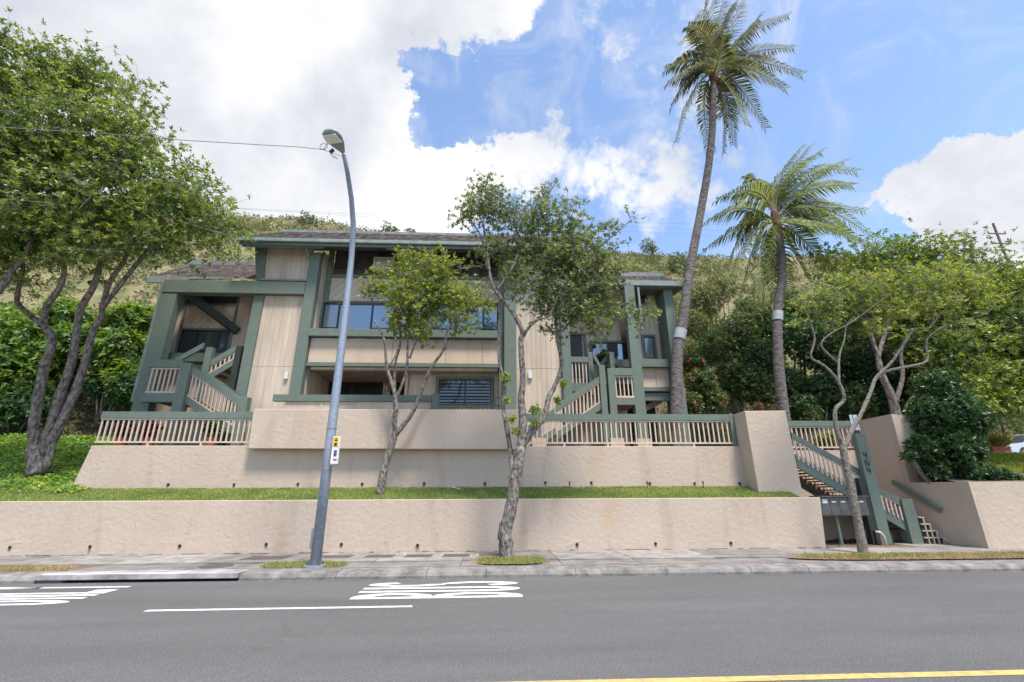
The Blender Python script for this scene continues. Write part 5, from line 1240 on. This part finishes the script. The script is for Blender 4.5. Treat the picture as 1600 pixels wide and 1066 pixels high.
shrub('pillar_plant', 'low reddish green creeping plant on top of the stucco pillar', [(1168, 640, 6, 15.7), (1185, 636, 8, 15.7), (1205, 638, 6, 15.8)], mat('leaf_creeper', (.12, .12, .035), .6, 0, 4, 0, col2=(.16, .06, .03), island=.4, trans=.2), 420, .06, 6, cat='plant')
shrub('yellow_plant', 'yellow green plant behind the balusters of the rear railing', [(1285, 690, 12, 18.3), (1297, 683, 10, 18.3)], LEAF4, 220, .12, cat='plant')
# hanging fern by the entry
shrub('hanging_fern', 'green fern hanging by the upper landing of the right stair', [(944, 553, 7, 19.0)], LEAFS, 70, .16, 6, cat='plant', droop=.5)
# potted red plants behind the left railing
for i, (px_, lab) in enumerate(((190, 'red leaved potted plant behind the left end of the left railing'), (232, 'red leaved potted plant under the landing of the left stair'), (330, 'red leaved potted plant behind the left railing near the parapet'))):
    p = P(px_, 690, 17.0); t = thing('potted_plant', (p.x, 17.0, FL), lab, 'potted plant', 'red potted plants on the terrace')
    MB().tube([(p.x, 17.0, FL), (p.x, 17.0, FL+.38)], [.15, .22], 12).build('pot', TERRA, t)
    tp, ad = fill(np.array([[p.x, 17.0, FL+.65]]), np.array([.32]), 60, .4); b_, d_, n_, L_ = whorls(tp, ad+np.array([0, 0, .5]), 7, .2, .3); _place('foliage', leaf_mesh('foliage', b_, d_, n_, L_, .3, REDLEAF if i != 2 else LEAFD), t)

# ------------------------------------------------------------------ palms
def frond(t, root, mid, tip, n=58, ll=.85, mt=PALML, wind=.5):
    root, mid, tip = Vector(root), Vector(mid), Vector(tip); pts = []
    ctl = mid*2-(root+tip)*.5
    for i in range(13):
        u = i/12; pts.append(root*(1-u)**2+ctl*2*u*(1-u)+tip*u*u)
    rb = MB().tube(pts, [.045*(1-i/13)+.006 for i in range(13)], 5).build('frond', RACHIS, t, smooth=True)
    V = []; F = []; L_ = (tip-root).length
    for i in range(n):
        u = .16+.84*i/(n-1); p = root*(1-u)**2+ctl*2*u*(1-u)+tip*u*u; tan = ((ctl-root)*2*(1-u)+(tip-ctl)*2*u).normalized()
        sd_ = tan.cross(Vector((0, 0, 1))); sd_ = sd_.normalized() if sd_.length > .1 else Vector((1, 0, 0)); upn = sd_.cross(tan)
        ln = ll*(math.sin(min(1, u*1.15)*math.pi*.80+.35)**.7 if u < .93 else .45)*random.uniform(.85, 1.1)
        for sg_ in (-1, 1):
            d0 = (sd_*sg_*.85+tan*.62+upn*.12+Vector((wind*.35, -.04, 0))+Vector((random.uniform(-.16, .16), random.uniform(-.1, .1), random.uniform(-.16, .16)))).normalized()
            d1 = (d0*.6+Vector((wind*.35, 0, -.85))+tan*.3).normalized()
            a = p; b = a+d0*ln*.5; c = b+d1*ln*.55; wv = tan*.036
            k = len(V); V += [a-wv*.5, a+wv*.5, b+wv, b-wv, c]; F += [(k, k+1, k+2), (k, k+2, k+3), (k+3, k+2, k+4)]
    me = npmesh('leaflets', np.array([tuple(v) for v in V]), np.array(F), mt); off = W[rb.name]; me.transform(Matrix.Translation(-off)); inst('leaflets', me, off, rb)
def palm(name, label, trunk, rads, crown_px, fr_, mt, Yc, band=None, ll=.85):
    base = P(*trunk[0]); base.z = 3.3
    t = thing(name, tuple(base), label, 'palm tree', 'coconut palms'); w_ = [P(*p) for p in trunk]; w_[0].z = 3.3 if w_[0].z > 3.3 else w_[0].z
    path, rr = smooth_path(w_, rads, 10)
    # ring scars: slightly uneven radius
    path2 = []; r2 = []
    for i in range(len(path)-1):
        for s_ in range(4):
            path2.append(path[i].lerp(path[i+1], s_/4)); r2.append((rr[i]*(1-s_/4)+rr[i+1]*s_/4)*(1+(.035 if s_ % 2 else -.02)+random.uniform(-.015, .015)))
    MB().tube(path2, r2, 12).build('trunk', PALMB, t, smooth=True)
    c = P(*crown_px, Yc)
    if band:
        zb_ = P(*band[0]).z; j = min(range(len(path)), key=lambda q: abs(path[q].z-zb_)); q0 = path[j]; tn_ = (path[j+1]-path[j-1]).normalized(); MB().tube([q0-tn_*.22, q0+tn_*.22], rr[j]*1.09+.01, 16, cap=False).build('trunk_band', mat('band_metal', (.36, .36, .36), .5, .1), t)
    MB().tube([c-Vector((0, 0, .7)), c-Vector((0, 0, .2)), c+Vector((0, 0, .4)), c+Vector((0, 0, 1.0))], [.17, .24, .18, .04], 10, jit=.2).build('crown_heart', HUSK, t, smooth=True)
    for (mx_, my_, tx, ty, dY) in fr_:
        m_ = P(mx_, my_, Yc+dY*.55); tp = P(tx, ty, Yc+dY); frond(t, c+(m_-c).normalized()*.15, m_, tp, mt=mt, ll=ll)
    return t
palm('tall_palm', 'tall coconut palm leaning right beside the building, trunk rising past the roof', [(1052, 650, 17), (1058, 560, 17), (1067, 500, 17), (1080, 410, 17), (1095, 330, 17), (1107, 260, 17), (1113, 200, 17), (1115, 120, 17)],
     [.25, .22, .20, .185, .17, .165, .155, .15], (1115, 116),
     [(1118, 60, 1135, -15, .5), (1100, 55, 1108, -30, -.6), (1085, 60, 1092, 20, 1.0), (1160, 60, 1232, 24, .3), (1150, 75, 1185, 30, -.8), (1165, 95, 1252, 116, .8), (1160, 105, 1226, 138, -.8),
      (1150, 130, 1196, 200, .6), (1140, 140, 1165, 195, -.8), (1130, 165, 1130, 240, .2), (1085, 95, 1040, 108, .8), (1080, 120, 1048, 166, .2), (1085, 140, 1055, 222, -.5), (1105, 60, 1075, 40, -1.2), (1140, 50, 1160, 0, 1.0), (1120, 100, 1130, 60, -2.6), (1150, 100, 1205, 88, 1.8), (1100, 155, 1108, 235, 1.0), (1125, 50, 1150, 5, -.5), (1105, 45, 1120, -10, .9), (1135, 150, 1145, 225, 1.0), (1165, 85, 1240, 75, .9), (1088, 110, 1042, 130, -.7)],
     PALML, 17, (P and (1066, 524, 17), (1068, 506, 17), .235), ll=1.12)
palm('short_palm', 'shorter coconut palm with full green windblown fronds behind the stair', [(1224, 660, 18.6), (1219, 600, 18.6), (1215, 530, 18.6), (1216, 480, 18.6), (1222, 430, 18.6), (1219, 380, 18.6), (1213, 345, 18.6)],
     [.24, .22, .20, .19, .18, .17, .17], (1212, 345),
     [(1225, 285, 1282, 238, -.5), (1210, 290, 1250, 232, .4), (1250, 275, 1338, 268, .3), (1260, 300, 1330, 290, -.9), (1270, 320, 1375, 378, .8), (1265, 335, 1355, 385, -.6), (1180, 300, 1120, 312, .2), (1190, 290, 1165, 280, 1.2),
      (1165, 350, 1098, 392, .6), (1175, 370, 1135, 455, -.4), (1190, 390, 1180, 490, -.6), (1205, 400, 1210, 470, .9), (1235, 385, 1265, 440, -.5), (1250, 370, 1290, 415, .4), (1240, 350, 1310, 360, -1.6), (1235, 310, 1300, 262, 1.3), (1175, 345, 1140, 405, 1.6), (1215, 380, 1238, 480, 1.0), (1280, 345, 1340, 380, 1.6), (1222, 290, 1265, 228, .8), (1160, 325, 1105, 345, -.6), (1245, 290, 1320, 252, 1.0), (1255, 325, 1350, 330, .2), (1180, 380, 1150, 500, .8), (1198, 395, 1190, 505, 1.2)],
     PALMY, 18.6, ((1218, 496, 18.6), (1218.5, 485, 18.6), .205), ll=1.18)

# ------------------------------------------------------------------ hill scrub, skyline trees
def hill_points(n, x0, x1, y0, y1, patch=.3, seed=5):
    X = rng.uniform(x0, x1, n); Y = rng.uniform(y0, y1, n); f = fbm(X, Y, .16, seed)+rng.normal(0, .4, n); k = (f > patch) & ~((X > 20) & (Y < 38))
    return X[k], Y[k]
def scrub(name, mt, n, x0, x1, y0, y1, R0, per, leaf, label, patch, seed):
    X, Y = hill_points(n, x0, x1, y0, y1, patch, seed); Z = hill_h(X, Y); m_ = len(X); R = R0*rng.uniform(.5, 1.4, m_)
    d = unit(rng.normal(size=(m_, per, 3))); d[..., 2] = np.abs(d[..., 2])*.9; q = rng.uniform(.4, 1, (m_, per, 1))
    B = np.stack([X, Y, Z], 1)[:, None, :]+d*q*R[:, None, None]
    axd = d+rng.normal(0, .4, d.shape); nn = rng.normal(size=(m_*per, 3)); L_ = leaf*rng.uniform(.6, 1.3, m_*per)
    me = leaf_mesh(name, B.reshape(-1, 3), axd.reshape(-1, 3), nn, L_, .5, mt); o = inst(name, me, (0, 0, 0)); tag(o, label, 'scrub', kind='stuff')
scrub('hill_scrub', LEAFO, 9500, -75, 95, 24, 63, .75, 34, .26, 'olive green scrub scattered over the dry hillside', -.1, 5)
scrub('hill_bushes', LEAFH, 2200, -75, 95, 24, 60, 1.0, 50, .28, 'darker green bushes in patches on the hillside', .45, 9)
scrub('hill_grass', HAY, 9000, -75, 95, 23, 63, .5, 12, .40, 'tufts of dry yellow grass covering the hillside', -.4, 11)
scrub('slope_scrub', LEAFO, 3800, 9, 48, 23, 42, .9, 60, .22, 'dense olive scrub on the slope behind the palms', -.3, 13)
for i, (px_, py_, rp, Y, lab, m_) in enumerate([(478, 345, 14, 58, 'scraggly bush on the skyline left of the street lamp', LEAFD), (607, 358, 12, 58, 'small round bush on the skyline right of the street lamp', LEAFH),
        (1012, 384, 12, 58, 'bush on the skyline just right of the middle tree', LEAFO), (1060, 412, 18, 45, 'dark bare bush on the slope left of the tall palm trunk', LEAFH), (640, 366, 10, 58, 'low bush on the skyline above the roof middle', LEAFO)]):
    shrub('hill_bush', lab, [(px_, py_, rp, Y), (px_+rp*.9, py_+rp*.3, rp*.6, Y)], m_, 130, .30, 5, group='bushes on the hill skyline')

# ------------------------------------------------------------------ lawn cover
def lawn_region(x0, x1, y0, y1):
    def f(n):
        X = rng.uniform(x0, x1, n); Y = rng.uniform(y0, y1, n); k = ((X < -13.2) | (Y < 15.86)) & (fbm(X, Y, 1.3, 31)+fbm(X, Y, 5, 8)*.5 > rng.uniform(-2.2, -.35, n)); X = X[k]; Y = Y[k]; return X, Y, lawn_h(X, Y)
    return f
blades('strip_grass', GRASS, 62000, lawn_region(-13.3, 9.7, 14.63, 15.88), .045, .014, label='green grass strip on the ledge between the two stucco walls', cat='grass')
blades('lawn_grass', GRASS, 16000, lawn_region(-22, -13.3, 14.63, 16.2), .06, .016, label='mown grass at the foot of the big tree above the low wall', cat='grass')
X, Y, Z = lawn_region(-30, -12.6, 15.3, 22.3)(42000)
hgt = .10+.10*np.clip(fbm(X, Y, 1.1, 21), -.5, 1); tp = np.stack([X, Y, Z+np.abs(hgt)*rng.uniform(.3, 1, len(X))], 1)
axd = rng.normal(0, .5, tp.shape)+np.array([0, -.25, .8]); nn = axd+rng.normal(0, .3, tp.shape); dd = rng.normal(size=tp.shape); dd[:, 2] *= .3
o = inst('ground_cover', leaf_mesh('ground_cover', tp, dd, nn, .13*rng.uniform(.6, 1.3, len(X)), .6, COVER), (0, 0, 0)); tag(o, 'bright green leafy ground cover on the bank round the big tree', 'ground cover', kind='stuff')
X = rng.uniform(-34, -13.5, 16000); Y = rng.uniform(22.0, 25, 16000); Z = hill_h(X, Y)
tp = np.stack([X, Y, Z+rng.uniform(0, .5, len(X))], 1); dd = rng.normal(size=tp.shape)
o = inst('leaf_litter', leaf_mesh('leaf_litter', tp, dd, rng.normal(size=tp.shape), .2*rng.uniform(.5, 1.2, len(X)), .35, mat('litter', (.16, .12, .07), .9, 0, 1, 0, col2=(.07, .055, .035), island=.4)), (0, 0, 0)); tag(o, 'brown dry undergrowth in the shade behind the lawn', 'undergrowth', kind='stuff')
# lime lawn at the far right
X = rng.uniform(19, 40, 30000); Y = rng.uniform(15.5, 22.4, 30000); Z = 2.0+(Y-14.14)/(22.6-14.14)*1.62
tp = np.stack([X, Y, Z], 1); dd = rng.normal(0, .5, tp.shape); dd[:, 2] = 1
o = inst('garden_grass', leaf_mesh('garden_grass', tp, dd, rng.normal(size=tp.shape), .14*rng.uniform(.5, 1.2, len(X)), .3, mat('lime_grass', (.30, .32, .04), .6, 0, 2, 0, col2=(.18, .24, .03), island=.3, trans=.3)), (0, 0, 0)); tag(o, 'lime yellow grass bank at the far right below the planters', 'grass', kind='stuff')

# ------------------------------------------------------------------ far right: planters and a parked car
for i, (px_, py_, Y, w_, lab) in enumerate(((1559, 708, 22.9, .95, 'terracotta trough with spiky bromeliads on the terrace edge'), (1602, 714, 22.9, .9, 'terracotta trough cut by the right edge of the photo'))):
    p = P(px_, py_, Y); zb = p.z-.18
    t = thing('planter', (p.x, Y, zb), lab, 'planter', 'terracotta planters on the terrace edge')
    MB().hexa([(p.x-w_*.42, Y-.2, zb), (p.x+w_*.42, Y-.2, zb), (p.x+w_*.42, Y+.2, zb), (p.x-w_*.42, Y+.2, zb)], [(p.x-w_*.5, Y-.25, zb+.42-.2*i), (p.x+w_*.5, Y-.25, zb+.42-.2*i), (p.x+w_*.5, Y+.25, zb+.42-.2*i), (p.x-w_*.5, Y+.25, zb+.42-.2*i)]).build('trough', TERRA, t)
    box('rim', TERRA, t, p.x-w_*.54, p.x+w_*.54, Y-.29, Y+.29, zb+.421-.2*i, zb+.48-.2*i)
    if i == 0:
        n_ = 420; tp = np.stack([p.x+rng.uniform(-.4, .4, n_), Y+rng.uniform(-.15, .15, n_), np.full(n_, zb+.45)], 1); dd = rng.normal(0, .7, (n_, 3)); dd[:, 2] = 1
        _place('foliage', leaf_mesh('foliage', tp, dd, rng.normal(size=(n_, 3)), 1.0*rng.uniform(.5, 1, n_), .12, mat('bromeliad', (.42, .30, .10), .5, .2, 4, col2=(.16, .20, .05), island=.4)), t)
cp = P(1600, 713, 27.0); zc_ = cp.z-.18
ct = thing('parked_car', (cp.x+1.2, 27, zc_), 'silver car parked at the far right edge behind the planters', 'car')
CARP = mat('car_silver', (.50, .55, .62), .3, .03, metal=.4)
x0 = cp.x-1.6; y_a, y_b = 26.2, 27.9; z0 = zc_
prof = [(0, .28), (0, .62), (.12, .78), (1.05, .92), (1.75, 1.42), (2.3, 1.52), (3.3, 1.48), (3.9, 1.0), (4.35, .9), (4.4, .3)]
MB().prism([(x0+a, z0+b) for a, b in prof][::-1], y_a, y_b).build('body', CARP, ct, bevel=.06)
MB().prism([(x0+1.2, z0+.98), (x0+2.2, z0+.98), (x0+2.2, z0+1.44), (x0+1.8, z0+1.38)], y_a-.012, y_a-.002).build('side_window', GLASSD, ct)
MB().prism([(x0+2.28, z0+.98), (x0+3.6, z0+.98), (x0+3.25, z0+1.42), (x0+2.28, z0+1.44)], y_a-.012, y_a-.002).build('side_window', GLASSD, ct)
MB().add([(x0+1.08, y_a+.15, z0+.95), (x0+1.08, y_b-.15, z0+.95), (x0+1.74, y_b-.2, z0+1.43), (x0+1.74, y_a+.2, z0+1.43)], [(0, 1, 2, 3)]).build('windscreen', GLASSD, ct, loc=None)
for wx in (.8, 3.5):
    for wy in (y_a-.02, y_b-.2):
        wl = MB().tube([(x0+wx, wy, z0+.32), (x0+wx, wy+.22, z0+.32)], .32, 20).build('wheel', IRON, ct); MB().tube([(x0+wx, wy-.01, z0+.32), (x0+wx, wy+.0, z0+.32)], .19, 14).build('rim', GREY, wl)
box('headlight', WHITE, ct, x0-.01, x0+.12, y_a+.02, y_a+.35, z0+.62, z0+.74)
cp = P(1588, 697, 30.5)
ct = thing('covered_motorbike', (cp.x, 30.5, 3.7), 'red and white shape parked left of the silver car', 'vehicle')
MB().tube([(cp.x-.9, 30.5, 3.72), (cp.x-.6, 30.5, 4.6), (cp.x, 30.5, 4.95), (cp.x+.6, 30.5, 4.6), (cp.x+.8, 30.5, 3.72)], [.2, .35, .45, .4, .2], 10, jit=.1).build('body', mat('bike_red', (.5, .04, .06), .5, .1), ct, smooth=True)
MB().tube([(cp.x-1.0, 30.2, 3.75), (cp.x-.7, 30.15, 4.5), (cp.x-.2, 30.1, 4.8)], [.12, .2, .1], 8).build('fairing', WHITE, ct, smooth=True)
